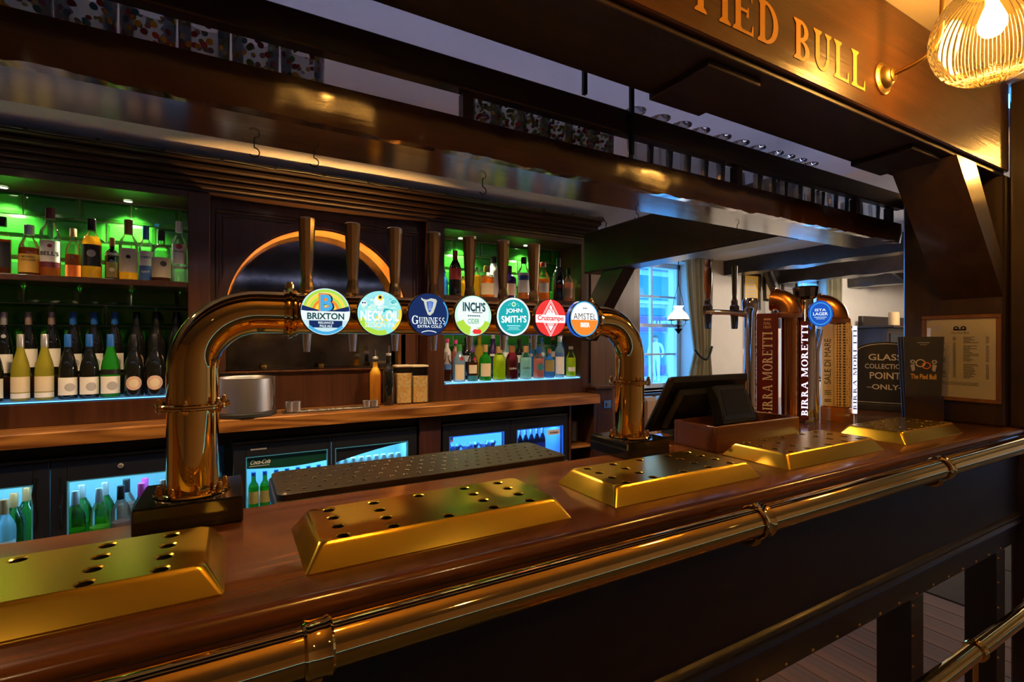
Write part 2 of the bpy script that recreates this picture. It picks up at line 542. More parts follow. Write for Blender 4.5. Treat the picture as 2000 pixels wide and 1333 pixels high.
liquid('pink', (.95, .55, .45), (.9, .45, .38), .55)
liquid('juice', (1.0, .66, .06), (1.0, .62, .05), .9)
liquid('lemon_green', (.55, .85, .12), (.40, .75, .06), .5)
liquid('rose', (.95, .62, .52), (.85, .45, .36), .35)
# lights and backlit signs
emit('bulb', (1.0, .55, .14), 320)
emit('shade_glow', (1.0, .86, .66), 3.2)
emit('added_cool_strip', (.60, .62, 1.0), 17.0)
emit('shelf_glow', (.42, .74, 1.0), 1.0)
emit('shelf_glow_dim', (.20, .50, 1.0), .16)
plain('ceiling_amber', (.46, .38, .28), .85, bump=.3, bscale=7)
emit('green_led', (.80, 1.0, .55), 14)
emit('blue_strip', (.10, .45, 1.0), 3.0)
emit('fridge_strip', (.35, .75, 1.0), 5.0)
emit('fridge_strip_blue', (.05, .22, 1.0), 9.0)
K = 1.0
for n, c, s in (('b_white', (.80, .93, .95), 1.0), ('b_pale', (.60, .86, .95), .9), ('b_navy', (.006, .025, .12), 1.0), ('b_lime', (.42, .72, .06), 1.0),
                ('b_yellow', (.95, .70, .06), 1.0), ('b_orange', (.90, .26, .03), 1.0), ('b_teal', (.01, .40, .45), 1.0), ('b_green', (.05, .42, .12), 1.0),
                ('b_ink', (.005, .06, .07), 1.0), ('b_mint', (.55, .92, .78), 1.0), ('b_red', (.80, .04, .04), 1.0), ('b_coral', (.72, .06, .06), 1.0),
                ('b_sky', (.06, .42, .80), 1.0), ('b_gold', (.55, .62, .55), 1.0), ('b_purewhite', (1, 1, 1), 1.1), ('b_black', (.01, .015, .02), 1.0), ('b_aqua', (.30, .80, .85), 1.0),
                ('b_royal', (.01, .09, .55), 1.0), ('b_violet', (.85, .80, 1.0), 1.5)):
    emit(n, c, s * K)
# street in daylight
plain('street_pale', (.62, .74, .84), .7)
plain('street_blue', (.03, .20, .42), .6)
plain('street_purple', (.20, .09, .34), .6)
plain('street_white', (.86, .90, .94), .7)
plain('street_roof', (.35, .34, .40), .8)
plain('pavement', (.40, .45, .50), .8)
plain('skin', (.55, .34, .25), .6)
plain('cloth_white', (.85, .86, .88), .8)
plain('cloth_grey', (.55, .62, .70), .8)
plain('hair', (.10, .07, .05), .7)

# glazed tile: bottle green
m, nt, N, L, b = _new('tile_green')
tc = N.new('ShaderNodeTexCoord'); oi = N.new('ShaderNodeObjectInfo'); mx = N.new('ShaderNodeMix'); mx.data_type = 'RGBA'
mx.inputs[6].default_value = (.014, .13, .012, 1); mx.inputs[7].default_value = (.026, .22, .018, 1)
L.new(oi.outputs['Random'], mx.inputs[0]); L.new(mx.outputs[2], b.inputs['Base Color'])
b.inputs['Roughness'].default_value = .12; b.inputs['Coat Weight'].default_value = .5; b.inputs['Coat Roughness'].default_value = .05

# foxed antique mirror
m, nt, N, L, b = _new('old_mirror')
tc = N.new('ShaderNodeTexCoord'); nz = N.new('ShaderNodeTexNoise'); nz.inputs['Scale'].default_value = 3.5; nz.inputs['Detail'].default_value = 8
cr = N.new('ShaderNodeValToRGB'); cr.color_ramp.elements[0].position = .35; cr.color_ramp.elements[0].color = (.08, .085, .09, 1)
cr.color_ramp.elements[1].position = .7; cr.color_ramp.elements[1].color = (.42, .42, .42, 1)
L.new(tc.outputs['Object'], nz.inputs['Vector']); L.new(nz.outputs['Fac'], cr.inputs['Fac']); L.new(cr.outputs['Color'], b.inputs['Base Color'])
b.inputs['Metallic'].default_value = 1; b.inputs['Roughness'].default_value = .1

# printed glass: coloured dots and sprigs on clear glass
def dotted(name, base, cols, scale, thr):
    m, nt, N, L, b = _new(name)
    out = N['Material Output']
    tc = N.new('ShaderNodeTexCoord'); vo = N.new('ShaderNodeTexVoronoi'); vo.inputs['Scale'].default_value = scale
    L.new(tc.outputs['Object'], vo.inputs['Vector'])
    sp = N.new('ShaderNodeSeparateColor'); L.new(vo.outputs['Color'], sp.inputs[0])
    cr = N.new('ShaderNodeValToRGB'); cr.color_ramp.interpolation = 'CONSTANT'
    while len(cr.color_ramp.elements) < len(cols): cr.color_ramp.elements.new(.5)
    for i, c in enumerate(cols):
        cr.color_ramp.elements[i].position = i / len(cols); cr.color_ramp.elements[i].color = (*c, 1)
    L.new(sp.outputs[0], cr.inputs['Fac']); L.new(cr.outputs['Color'], b.inputs['Base Color'])
    b.inputs['Roughness'].default_value = .3
    lt = N.new('ShaderNodeMath'); lt.operation = 'LESS_THAN'; lt.inputs[1].default_value = thr
    L.new(vo.outputs['Distance'], lt.inputs[0])
    tr = N.new('ShaderNodeBsdfTransparent'); tr.inputs[0].default_value = (*base, 1)
    gl = N.new('ShaderNodeBsdfGlossy'); gl.inputs['Roughness'].default_value = .05
    fr = N.new('ShaderNodeFresnel'); m1 = N.new('ShaderNodeMixShader'); m2 = N.new('ShaderNodeMixShader')
    L.new(fr.outputs[0], m1.inputs[0]); L.new(tr.outputs[0], m1.inputs[1]); L.new(gl.outputs[0], m1.inputs[2])
    wd = N.new('ShaderNodeBsdfTranslucent'); wd.inputs[0].default_value = (.8, .82, .85, 1); m3 = N.new('ShaderNodeMixShader'); m3.inputs[0].default_value = .16
    L.new(m1.outputs[0], m3.inputs[1]); L.new(wd.outputs[0], m3.inputs[2])
    L.new(lt.outputs[0], m2.inputs[0]); L.new(m3.outputs[0], m2.inputs[1]); L.new(b.outputs[0], m2.inputs[2])
    L.new(m2.outputs[0], out.inputs[0])
dotted('floral_glass', (.90, .92, .93), [(.40, .02, .02), (.75, .35, .02), (.05, .12, .16), (.12, .20, .03), (.5, .05, .02), (.25, .02, .04), (.8, .5, .05)], 58, .36)
dotted('poppy_glass', (.90, .93, .92), [(.42, .02, .03), (.16, .22, .05), (.30, .02, .02), (.20, .26, .08), (.6, .38, .05)], 70, .40)
dotted('nuts', (.30, .16, .06), [(1.0, .62, .22), (1.0, .78, .38), (.9, .5, .15), (1.0, .70, .28)], 130, .9)

# hexagon lattice print
m, nt, N, L, b = _new('lattice_print')
tc = N.new('ShaderNodeTexCoord'); vo = N.new('ShaderNodeTexVoronoi'); vo.feature = 'DISTANCE_TO_EDGE'; vo.inputs['Scale'].default_value = 85
vo.inputs['Randomness'].default_value = .12
L.new(tc.outputs['Object'], vo.inputs['Vector'])
cr = N.new('ShaderNodeValToRGB'); cr.color_ramp.interpolation = 'CONSTANT'
cr.color_ramp.elements[0].color = (.75, .58, .34, 1); cr.color_ramp.elements[1].position = .16; cr.color_ramp.elements[1].color = (.07, .055, .035, 1)
L.new(vo.outputs['Distance'], cr.inputs['Fac']); L.new(cr.outputs['Color'], b.inputs['Base Color']); b.inputs['Roughness'].default_value = .4
plain('can_pale', (.60, .80, .90), .35, .3)

# ================================================================ SETTING
def slab(name, *a, mat, c=0): return struct(MB().box(*a, mat, c).build(name))
fl = slab('floor', -3.2, 10.2, -3.2, 4.0, -.06, -.012, mat='floor_under')
pk = MB().box(-.069, .069, -1.3, 1.3, -.012, 0, 'floor_wood', .002).build('plank', fl, (1.0, .9, 0))
for i in range(1, 18):
    share(pk, 'plank', (1.0 + .141 * i, .9 + (i * .37) % .3, 0), fl)
sl = MB().box(-.38, .38, -.33, .33, -.012, .002, 'stone', .006).build('stone_slab', fl, (3.86, .6, 0))
for i in range(3):
    for j in range(4):
        if (i, j) != (0, 0): share(sl, 'stone_slab', (3.86 + .77 * i, .6 + .67 * j, 0), fl)
slab('ceiling', -3.2, 2.9, .78, 3.4, 2.36, 2.44, mat='plaster_ceiling')
slab('ceiling', -3.2, 10.2, -3.2, .78, 2.5, 2.58, mat='ceiling_amber')
slab('ceiling', 2.9, 10.2, .78, 4.0, 2.36, 2.44, mat='plaster_wall')
wb_ = slab('wall_back', -3.2, 2.45, 3.17, 3.3, 0, 2.44, mat='grout')
slab('wall_left', -3.3, -3.2, -3.2, 4.0, 0, 2.6, mat='wall_dark')
slab('wall_right', 10.2, 10.3, -3.2, 4.0, 0, 2.6, mat='plaster_wall')
slab('wall_end', 2.45, 2.55, 3.17, 3.7, 0, 2.44, mat='plaster_wall')

def wall_with_windows(name, y0, y1, x0, x1, z1, wins, mat):
    mb = MB(); x = x0
    for a, b, c, d in wins:
        mb.box(x, a, y0, y1, 0, z1, mat); mb.box(a, b, y0, y1, 0, c, mat); mb.box(a, b, y0, y1, d, z1, mat); x = b
    mb.box(x, x1, y0, y1, 0, z1, mat)
    return struct(mb.build(name))
def window(name, x0, x1, z0, z1, y, cols, rows, label_frame='white_paint', bar=.022):
    w = struct(empty(name, (0, 0, 0)))
    f = MB(); t = .05
    f.box(x0, x0 + t, y - .04, y + .04, z0, z1, label_frame, .004).box(x1 - t, x1, y - .04, y + .04, z0, z1, label_frame, .004)
    f.box(x0, x1, y - .04, y + .04, z0, z0 + t, label_frame, .004).box(x0, x1, y - .04, y + .04, z1 - t, z1, label_frame, .004)
    f.build('window_frame', w)
    MB().box(x0 - .05, x1 + .05, y - .22, y - .03, z0 - .04, z0, label_frame, .006).build('window_sill', w)
    cw = (x1 - x0 - 2 * t) / cols; rh = (z1 - z0 - 2 * t) / rows
    for i in range(1, cols):
        MB().box(-bar / 2, bar / 2, -.02, .02, z0 + t, z1 - t, label_frame, .003).build('glazing_bar', w, (x0 + t + cw * i, y, 0))
    for j in range(1, rows):
        b = bar * (1.8 if j == rows // 2 else 1)
        MB().box(x0 + t, x1 - t, -.021, .021, -b / 2, b / 2, label_frame, .003).build('glazing_bar', w, (0, y, z0 + t + rh * j))
    p = None
    for i in range(cols):
        for j in range(rows):
            loc = (x0 + t + cw * (i + .5), y + .005, z0 + t + rh * (j + .5))
            if p is None: p = MB().box(-cw / 2, cw / 2, -.002, .002, -rh / 2, rh / 2, 'pane').build('pane', w, loc)
            else: share(p, 'pane', loc, w)
    return w
W1 = (3.18, 4.36, .94, 2.3); W2 = (6.1, 7.12, .94, 2.3)
wall_with_windows('wall_window', 3.7, 4.05, 2.45, 10.2, 2.44, [W1, W2], 'plaster_wall')
window('window_1', *W1, 3.92, 3, 4)
window('window_2', *W2, 3.92, 3, 4)
slab('wall_front', -3.2, 10.2, -3.3, -3.2, 0, 2.6, mat='wall_dark')
for nm, w, y, rx in (('window_1_sky', W1, 4.1, -PI / 2), ('window_2_sky', W2, 4.1, -PI / 2)):
    portal(nm, ((w[0] + w[1]) / 2, y, (w[2] + w[3]) / 2), (rx, 0, 0), w[1] - w[0], w[3] - w[2])

# green metro tiles, bevelled, in running bond behind the two bottle niches
TY = 3.17
TW, TH, J = .198, .0985, .006
def tile_mesh(w):
    mb = MB(); b = .014; h = TH
    P = [(-w / 2, 0, -h / 2), (w / 2, 0, -h / 2), (w / 2, 0, h / 2), (-w / 2, 0, h / 2)]
    Q = [(-w / 2, -.006, -h / 2), (w / 2, -.006, -h / 2), (w / 2, -.006, h / 2), (-w / 2, -.006, h / 2)]
    T = [(-w / 2 + b, -.011, -h / 2 + b), (w / 2 - b, -.011, -h / 2 + b), (w / 2 - b, -.011, h / 2 - b), (-w / 2 + b, -.011, h / 2 - b)]
    fs = [(8, 9, 10, 11)]
    for i in range(4):
        j = (i + 1) % 4; fs += [(i, j, 4 + j, 4 + i), (4 + i, 4 + j, 8 + j, 8 + i)]
    return mb.add(P + Q + T, fs, 'tile_green')
_tl = {}
def tile(x0, x1, z):
    w = round(x1 - x0, 3)
    if w < .03: return
    loc = ((x0 + x1) / 2, TY, z)
    if w in _tl: share(_tl[w], 'tile', loc, wb_)
    else: _tl[w] = tile_mesh(w).build('tile', wb_, loc, sharp=10)
for (a, b, ph) in ((-1.62, -.19, .063), (1.14, 2.215, .02)):
    for k in range(10):
        z = 2.10 - k * (TH + J)
        x = a - ((ph + (k % 2) * .101) % .202)
        while x < b:
            tile(max(x, a), min(x + TW, b), z); x += TW + J

# unseen ceiling spots added as fill over the serving aisle and drinkers' side
def added_ceiling_spot(x, y, z, power, col, label, group, ang=120):
    t = tag(MB(Matrix.Rotation(PI, 4, 'X')).lathe([(.045, 0), (.045, .003), (.034, .006), (.032, .002)], 24, 'cap_white', caps=False).lathe([(.032, .002), (0, .002)], 24, 'added_spot_glow').build('added_ceiling_spot', None, (x, y, z)), label, 'light', group)
    l = bpy.data.lights.new('added_spot_beam', 'SPOT'); l.energy = power; l.color = col; l.spot_size = R(ang); l.spot_blend = .5; l.shadow_soft_size = .03
    o = bpy.data.objects.new('added_spot_beam', l); COL.objects.link(o); o.parent = t; o.location = (0, 0, -.012)
emit('added_spot_glow', (1.0, .80, .5), 6)
for x, w in ((-1.0, 'left'), (.2, 'middle'), (1.3, 'right')):
    added_ceiling_spot(x, 2.05, 2.3598, 78, (1.0, .66, .32), 'added ceiling spot over the serving aisle, %s one' % w, 'added spots over the serving aisle', 132)
for x, w in ((-.9, 'nearest the left wall'), (1.1, 'behind the camera'), (3.4, 'by the right-hand post')):
    added_ceiling_spot(x, -1.0, 2.4998, 60, (1.0, .64, .28), "added ceiling spot on the drinkers' side, %s" % w, "spots on the drinkers' side")
emit('added_dome_glow', (1.0, .84, .62), 3)
for x, y, w in ((5.0, 1.45, 'near'), (7.0, 1.5, 'far')):  # unseen dome lights added to brighten the back room walls
    t = thing('ceiling_light', 'added dome ceiling light in the back room, %s one' % w, 'light', (x, y, 2.36), 0, 'added dome lights in the back room')
    MB(Matrix.Rotation(PI, 4, 'X')).lathe([(.11, .0005), (.11, .012), (.10, .02)], 28, 'lamp_brass', caps=False).build('rim', t)
    MB(Matrix.Rotation(PI, 4, 'X')).lathe([(.10, .012), (.095, .03), (.07, .055), (.03, .068), (0, .07)], 28, 'added_dome_glow', caps=False).build('dome', t)
    l = bpy.data.lights.new('added_dome_fill', 'POINT'); l.energy = 150; l.color = (1.0, .86, .70); l.shadow_soft_size = .06
    o = bpy.data.objects.new('added_dome_fill', l); COL.objects.link(o); o.parent = t; o.location = (0, 0, -.16)

# ---------------------------------------------------------------- fascia beam with the painted name
fb = thing('fascia_beam', 'dark varnished beam with gold painted name above the bar front', 'beam', (0, 0, 0))
MB().box(-3.1, 2.7545, .75, .98, 2.14, 2.5, 'fascia_wood', .004).build('beam_board', fb)
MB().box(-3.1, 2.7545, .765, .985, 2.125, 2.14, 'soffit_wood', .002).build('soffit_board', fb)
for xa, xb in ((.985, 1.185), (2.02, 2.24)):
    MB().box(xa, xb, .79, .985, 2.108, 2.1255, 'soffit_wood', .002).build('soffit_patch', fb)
letters(MB(), 'PIED BULL', 1.255, 2.238, .105, .7485, 'sign_paint', w=.74, serif=True).build('lettering', fb)

# ---------------------------------------------------------------- swan-neck wall lamps on the fascia
def wall_lamp(x, label, seen=True):
    t = thing('wall_lamp', label, 'lamp', (x, .75, 2.25), 0, 'swan-neck globe lamps along the fascia')
    r = MB(Matrix.Rotation(PI / 2, 4, 'X'))
    r.lathe([(.048, 0), (.048, .004), (.044, .007), (.034, .009), (.033, .011), (.031, .018), (.024, .025), (.019, .028), (.019, .031), (.011, .034), (.0, .034)], 32, 'lamp_brass')
    rose = r.build('wall_rose', t)
    for a in (.6, 2.17, 3.74, 5.31):
        MB(Matrix.Translation((.0405 * math.cos(a), -.006, .0405 * math.sin(a))) @ Matrix.Rotation(PI / 2, 4, 'X')).lathe([(.003, 0), (.003, .0015), (.0, .0022)], 8, 'brass_cast').build('screw', rose)
    gy = -.25
    path = [(0, -.03, 0), (0, -.07, .004)]
    for i in range(9):
        a = PI / 2 * i / 8; path.append((0, -.075 - .07 * math.sin(a), .075 - .07 * math.cos(a)))
    for i in range(1, 13):
        a = PI * i / 12; path.append((0, gy + .0525 + .0525 * math.cos(a), .16 + .05 * math.sin(a)))
    MB().tube(path, .0062, 12, 'lamp_brass').build('swan_neck', t)
    g = MB(Matrix.Translation((0, gy, 0)))
    g.lathe([(.012, .165), (.02, .163), (.022, .15), (.042, .145), (.05, .135), (.05, .118), (.046, .116), (0, .116)], 28, 'lamp_brass').build('gallery', t)
    seg = 192; prof = []
    for i in range(25):
        a = R(20) + (PI - R(20)) * i / 24
        prof.append((.128 * math.sin(a) ** .9 if a < PI - .01 else .0005, .128 * math.cos(a) + .005))
    gm = MB(Matrix.Translation((0, gy, 0))); vs = []; fs = []
    for i, (rr, z) in enumerate(prof):
        for s in range(seg):
            a = 2 * PI * s / seg
            k = 1 + .016 * (1 if s % 4 < 2 else -1) * min(1, rr / .05)
            vs.append((rr * k * math.cos(a), rr * k * math.sin(a), z))
    for i in range(len(prof) - 1):
        for s in range(seg):
            u = (s + 1) % seg
            fs.append((i * seg + s, i * seg + u, (i + 1) * seg + u, (i + 1) * seg + s))
    gm.add(vs, fs, 'globe_glass').build('globe', t, sharp=60)
    MB(Matrix.Translation((0, gy, .03))).lathe([(.0, -.034), (.018, -.030), (.029, -.012), (.029, .006), (.02, .032), (.013, .05), (.013, .086), (0, .086)], 20, 'bulb').build('bulb', t)
    return t
glassy('globe_glass', (1.0, .88, .66), .06, 1.3, .014, (1.0, .66, .24))
wall_lamp(1.72, 'ribbed glass globe lamp on a brass swan neck beside the painted name')
wall_lamp(.27, 'ribbed glass globe lamp high above the bar before the name')
wall_lamp(3.15, 'ribbed glass globe lamp beyond the right-hand post')

# ---------------------------------------------------------------- bar counter
BX0, BX1 = -2.2, 2.82
bar = thing('bar_counter', 'long dark polished wooden bar counter with a rounded front edge', 'bar', (0, 0, 0))
prof = [(1.168, 1.1), (.735, 1.1), (.726, 1.099), (.719, 1.095), (.7155, 1.089), (.7145, 1.081), (.717, 1.074), (.722, 1.069), (.722, 1.064), (.727, 1.060), (.727, 1.05), (1.168, 1.05)]
MB().prism(prof, BX0, BX1, 'bar_wood').build('countertop', bar, sharp=40)
MB().box(1.275, 1.96, 1.1685, 1.35, 1.05, 1.0995, 'bar_wood', .004).build('till_ledge', bar)
MB().box(1.9605, 3.3, 1.1685, 1.85, 1.05, 1.0995, 'bar_wood', .004).build('return_top', bar)
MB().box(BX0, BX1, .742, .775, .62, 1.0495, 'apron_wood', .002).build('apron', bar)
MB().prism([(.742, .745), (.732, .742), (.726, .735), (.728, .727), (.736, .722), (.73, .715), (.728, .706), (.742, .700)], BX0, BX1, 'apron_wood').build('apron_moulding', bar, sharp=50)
for x in (.72, 1.93, 2.64):
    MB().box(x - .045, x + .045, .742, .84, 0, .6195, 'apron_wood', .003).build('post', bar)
st = None
def stud(x, y, z):
    global st
    if st is None:
        st = MB(Matrix.Rotation(PI / 2, 4, 'X')).lathe([(.0055, 0), (.005, .002), (.003, .0038), (0, .0045)], 10, 'brass_cast').build('stud', bar, (x, y, z))
    else: share(st, 'stud', (x, y, z), bar)
for i in range(16): stud(.86 + .118 * i, .742, .632)
for x in (1.895, 2.605):
    for k in range(5): stud(x, .742, .6 - .098 * k)

# brass hand rail on brackets
RY, RZ, RR = .655, 1.066, .029
rail = thing('hand_rail', 'thick polished brass rail along the front of the bar', 'rail', (0, RY, RZ))
MB().tube([(BX0, 0, 0), (2.72, 0, 0)], RR, 40, 'brass').build('rail_tube', rail)
cl = bk = None
for x in (-.79, .09, .972, 1.852, 2.66):
    M = Matrix.Rotation(PI / 2, 4, 'Y')
    if cl is None:
        cl = MB(M).lathe([(.030, -.017), (.0335, -.017), (.0355, -.014), (.0345, -.010), (.0335, -.007), (.0335, .007), (.0345, .010), (.0355, .014), (.0335, .017), (.030, .017)], 40, 'brass', caps=False).build('collar', rail, (x, 0, 0))
        b = MB()
        pts = [(0, 0, -.024)] + [(0, .03 * (1 - math.cos(a)), -.036 - .018 * math.sin(a)) for a in [PI * k / 8 for k in range(9)]] + [(0, .075, -.036)]
        b.tube(pts, .0085, 12, 'brass_cast')
        b.lathe([(.022, 0), (.022, .004), (.014, .007), (.0, .007)], 20, 'brass_cast', Matrix.Translation((0, .0865, -.036)) @ Matrix.Rotation(PI / 2, 4, 'X'))
        bk = b.build('bracket', rail, (x, 0, 0))
    else:
        share(cl, 'collar', (x, 0, 0), rail); share(bk, 'bracket', (x, 0, 0), rail)
foot = thing('foot_rail', 'brass foot rail low down at the right end of the bar', 'rail', (0, .62, .49))
MB().tube([(.6, 0, 0), (2.6, 0, 0)], .024, 28, 'brass').build('rail_tube', foot)
for x in (1.1, 2.0):
    MB(Matrix.Translation((x, 0, 0)) @ Matrix.Rotation(PI / 2, 4, 'Y')).lathe([(.0245, -.012), (.029, -.012), (.031, -.008), (.028, -.004), (.028, .004), (.031, .008), (.029, .012), (.0245, .012)], 28, 'brass', caps=False).build('collar', foot)
    MB().tube([(x, 0, -.03), (x, .0, -.49)], .007, 10, 'brass_cast').build('stanchion', foot)
MB(Matrix.Translation((2.55, 0, 0)) @ Matrix.Rotation(PI / 2, 4, 'Y')).lathe([(.0245, -.03), (.03, -.026), (.034, -.012), (.030, 0), (.036, .012), (.03, .03)], 28, 'brass').build('end_cap', foot)

# ---------------------------------------------------------------- post and brace at the end of the bar
pp = thing('end_post', 'broad dark timber post at the right end of the bar', 'post', (0, 0, 0))
MB().box(2.705, 2.80, .7497, 1.095, 1.1003, 2.1245, 'post_wood', .006).build('post_board', pp)
MB().box(2.825, 2.95, .70, .764, 0, 2.1245, 'post_wood', .006).build('lower_post', pp)
MB().box(2.755, 2.95, .70, .7495, 1.1003, 2.5, 'post_wood', .006).build('front_post', pp)
br = thing('corner_brace', 'heavy dark diagonal brace from end post to fascia beam', 'brace', (0, 0, 0))
MB().prism([(2.26, 2.122), (2.43, 2.122), (2.703, 1.77), (2.703, 1.63)], .753, .955, 'brace_wood', 'y').build('brace_timber', br)

# ================================================================ ON THE BAR
def rrect(w, d, r, n=5):
    out = []
    for cx, cy, a0 in ((w - r, d - r, 0), (r - w, d - r, PI / 2), (r - w, r - d, PI), (w - r, r - d, 1.5 * PI)):
        for i in range(n + 1):
            a = a0 + PI / 2 * i / n; out.append((cx + r * math.cos(a), cy + r * math.sin(a)))
    return out
def plate(name, loops, holes, hr, hdepth, mat, parent, rim=0.0, hmat='hole_dark', hseg=16, ztop=None):
    """loft of outline loops (list of (pts, z)) closed by a top face with real round holes"""
    bm = bmesh.new()
    rings = [[bm.verts.new((x, y, z)) for x, y in pts] for pts, z in loops]
    for a, b in zip(rings, rings[1:]):
        n = len(a)
        for i in range(n): bm.faces.new((a[i], a[(i + 1) % n], b[(i + 1) % n], b[i]))
    zt = loops[-1][1]; edges = []
    n = len(rings[-1])
    for i in range(n): edges.append(bm.edges.get((rings[-1][i], rings[-1][(i + 1) % n])))
    hl = []
    for (hx, hy) in holes:
        top = [bm.verts.new((hx + (hr + rim) * math.cos(2 * PI * k / hseg), hy + (hr + rim) * math.sin(2 * PI * k / hseg), zt)) for k in range(hseg)]
        for k in range(hseg): edges.append(bm.edges.new((top[k], top[(k + 1) % hseg])))
        hl.append(top)
    bmesh.ops.triangle_fill(bm, use_beauty=True, use_dissolve=False, edges=edges)
    dark = []
    for (hx, hy), top in zip(holes, hl):
        prev = top
        if rim:
            mid = [bm.verts.new((hx + hr * math.cos(2 * PI * k / hseg), hy + hr * math.sin(2 * PI * k / hseg), zt - rim * .6)) for k in range(hseg)]
            for k in range(hseg): bm.faces.new((prev[k], prev[(k + 1) % hseg], mid[(k + 1) % hseg], mid[k]))
            prev = mid
        low = [bm.verts.new((hx + hr * math.cos(2 * PI * k / hseg), hy + hr * math.sin(2 * PI * k / hseg), zt - hdepth)) for k in range(hseg)]
        for k in range(hseg): dark.append(bm.faces.new((prev[k], prev[(k + 1) % hseg], low[(k + 1) % hseg], low[k])))
        dark.append(bm.faces.new(low))
    for f in dark: f.material_index = 1
    bmesh.ops.recalc_face_normals(bm, faces=bm.faces)
    me = bpy.data.meshes.new(name); bm.to_mesh(me); bm.free()
    me.materials.append(MAT[mat]); me.materials.append(MAT[hmat])
    me.polygons.foreach_set('use_smooth', [True] * len(me.polygons)); me.set_sharp_from_angle(angle=R(30))
    o = bpy.data.objects.new(name, me); COL.objects.link(o)
    if parent: o.parent = parent
    return o

# brass glass stands
def glass_stand(x0, x1, label):
    y0, y1 = .785, 1.0
    w, d = (x1 - x0) / 2, (y1 - y0) / 2
    o_ = None
    h = .038; s = .022
    loops = [(rrect(w, d, .006), 0), (rrect(w, d, .007), .002), (rrect(w - s + .003, d - s + .003, .012), h - .006), (rrect(w - s, d - s, .013), h - .002), (rrect(w - s - .003, d - s - .003, .013), h)]
    tw, td = w - s, d - s
    holes = []
    q = w / .244
    for cx in (-.184, -.102, .088, .168):
        for k in range(4): holes.append((cx * q, -.0715 + .045 * k))
    holes += [(-.012 * q, .0635), (-.002 * q, -.0715)]
    o = plate('glass_stand', loops, holes, .0095, .024, 'tray_brass', None, .0025)
    o.location = ((x0 + x1) / 2, (y0 + y1) / 2, 1.1002)
    return tag(o, label, 'drip stand', 'brass glass stands in a row on the bar')
glass_stand(-.50, -.012, 'brass glass stand with round holes at the near left end of bar')
glass_stand(.092, .58, 'second brass glass stand from the left, in front of the curved tap font')
glass_stand(.692, 1.18, 'middle brass glass stand of five, beside the right font base')
glass_stand(1.303, 1.816, 'fourth brass glass stand, in front of the wooden till box')
glass_stand(1.962, 2.42, 'farthest brass glass stand, in front of the menu holder')

# perforated black drip tray behind the bar
dt = thing('drip_tray', 'long perforated dark metal drip tray under the taps', 'drip tray', (.478, 1.318, 1.092))
w, d = .395, .112
holes = []
for r in range(5):
    for c in range(22):
        hx = -.37 + c * .0345 + (r % 2) * .017
        if hx < .38: holes.append((hx, -.08 + r * .04))
plate('drip_plate', [(rrect(w, d, .02), 0), (rrect(w, d, .02), .013), (rrect(w - .003, d - .003, .019), .015)], holes, .0055, .010, 'drip_metal', dt, .0015, hseg=8)
MB().box(-.40, .40, -.118, .118, -.045, -.0005, 'black_metal', .004).build('tray_body', dt)

# ---------------------------------------------------------------- curved brass beer font with seven taps
FY = 1.17; FZ = 1.511; FR = .045; XL, XR = -.072, 1.088; BR = .118
font = thing('beer_font', 'polished brass arched beer font with seven round lit badges', 'beer font', (0, FY, 1.1))
L0 = 1.1
for x, lab in ((XL, 0), (XR, 1)):
    MB().box(x - .087, x + .087, -.085, .09, .0005, .05, 'black_gloss', .003).build('base_block', font)
    fl_ = MB(Matrix.Translation((x, 0, .05))).lathe([(.064, 0), (.066, .002), (.064, .005), (.060, .006), (.05, .0065), (.0455, .0065)], 48, 'brass').build('base_flange', font)
    for k in range(8):
        a = 2 * PI * k / 8 + .2
        MB(Matrix.Translation((x + .056 * math.cos(a), .056 * math.sin(a), .056))).lathe([(.0062, 0), (.0062, .0055), (.0045, .0055), (.0045, .011), (.003, .014), (0, .0145)], 10, 'brass_cast').build('bolt', fl_)
    zc = .222
    MB(Matrix.Translation((x, 0, 0))).lathe([(FR, .052), (FR, zc)], 56, 'brass').build('column', font)
    co = MB(Matrix.Translation((x, 0, zc))).lathe([(FR, -.006), (.062, -.006), (.0645, -.004), (.0645, -.0008), (.062, 0), (.0645, .0008), (.0645, .004), (.062, .006), (FR, .006)], 48, 'brass', caps=False).build('joint_flange', font)
    for k in range(6):
        a = 2 * PI * k / 6 + .35
        MB(Matrix.Translation((x + .057 * math.cos(a), .057 * math.sin(a), zc - .013))).lathe([(.0, 0), (.0045, .001), (.0062, .004), (.0062, .022), (.0045, .0225), (.0045, .028), (0, .030)], 10, 'brass_cast').build('bolt', co)
s = [(XL, 0, .222)]
zb = FZ - L0 - BR
for i in range(15):
    a = PI / 2 * i / 14; s.append((XL + BR - BR * math.cos(a), 0, zb + BR * math.sin(a)))
for i in range(15):
    a = PI / 2 * (14 - i) / 14; s.append((XR - BR + BR * math.cos(a), 0, zb + BR * math.sin(a)))
s.append((XR, 0, .222))
MB().tube(s, FR, 56, 'brass').build('arched_tube', font)
for x in (.105, .93):
    MB(Matrix.Translation((x, 0, FZ - L0)) @ Matrix.Rotation(PI / 2, 4, 'Y')).lathe([(FR, -.014), (.049, -.014), (.051, -.010), (.049, -.006), (.055, -.004), (.057, 0), (.055, .004), (.049, .006), (.051, .010), (.049, .014), (FR, .014)], 48, 'brass', caps=False).build('tube_collar', font)
    MB(Matrix.Translation((x, 0, FZ - L0 + .054))).lathe([(.009, 0), (.009, .008), (.006, .009), (.006, .013), (0, .014)], 12, 'brass_cast').build('vent_nut', font)

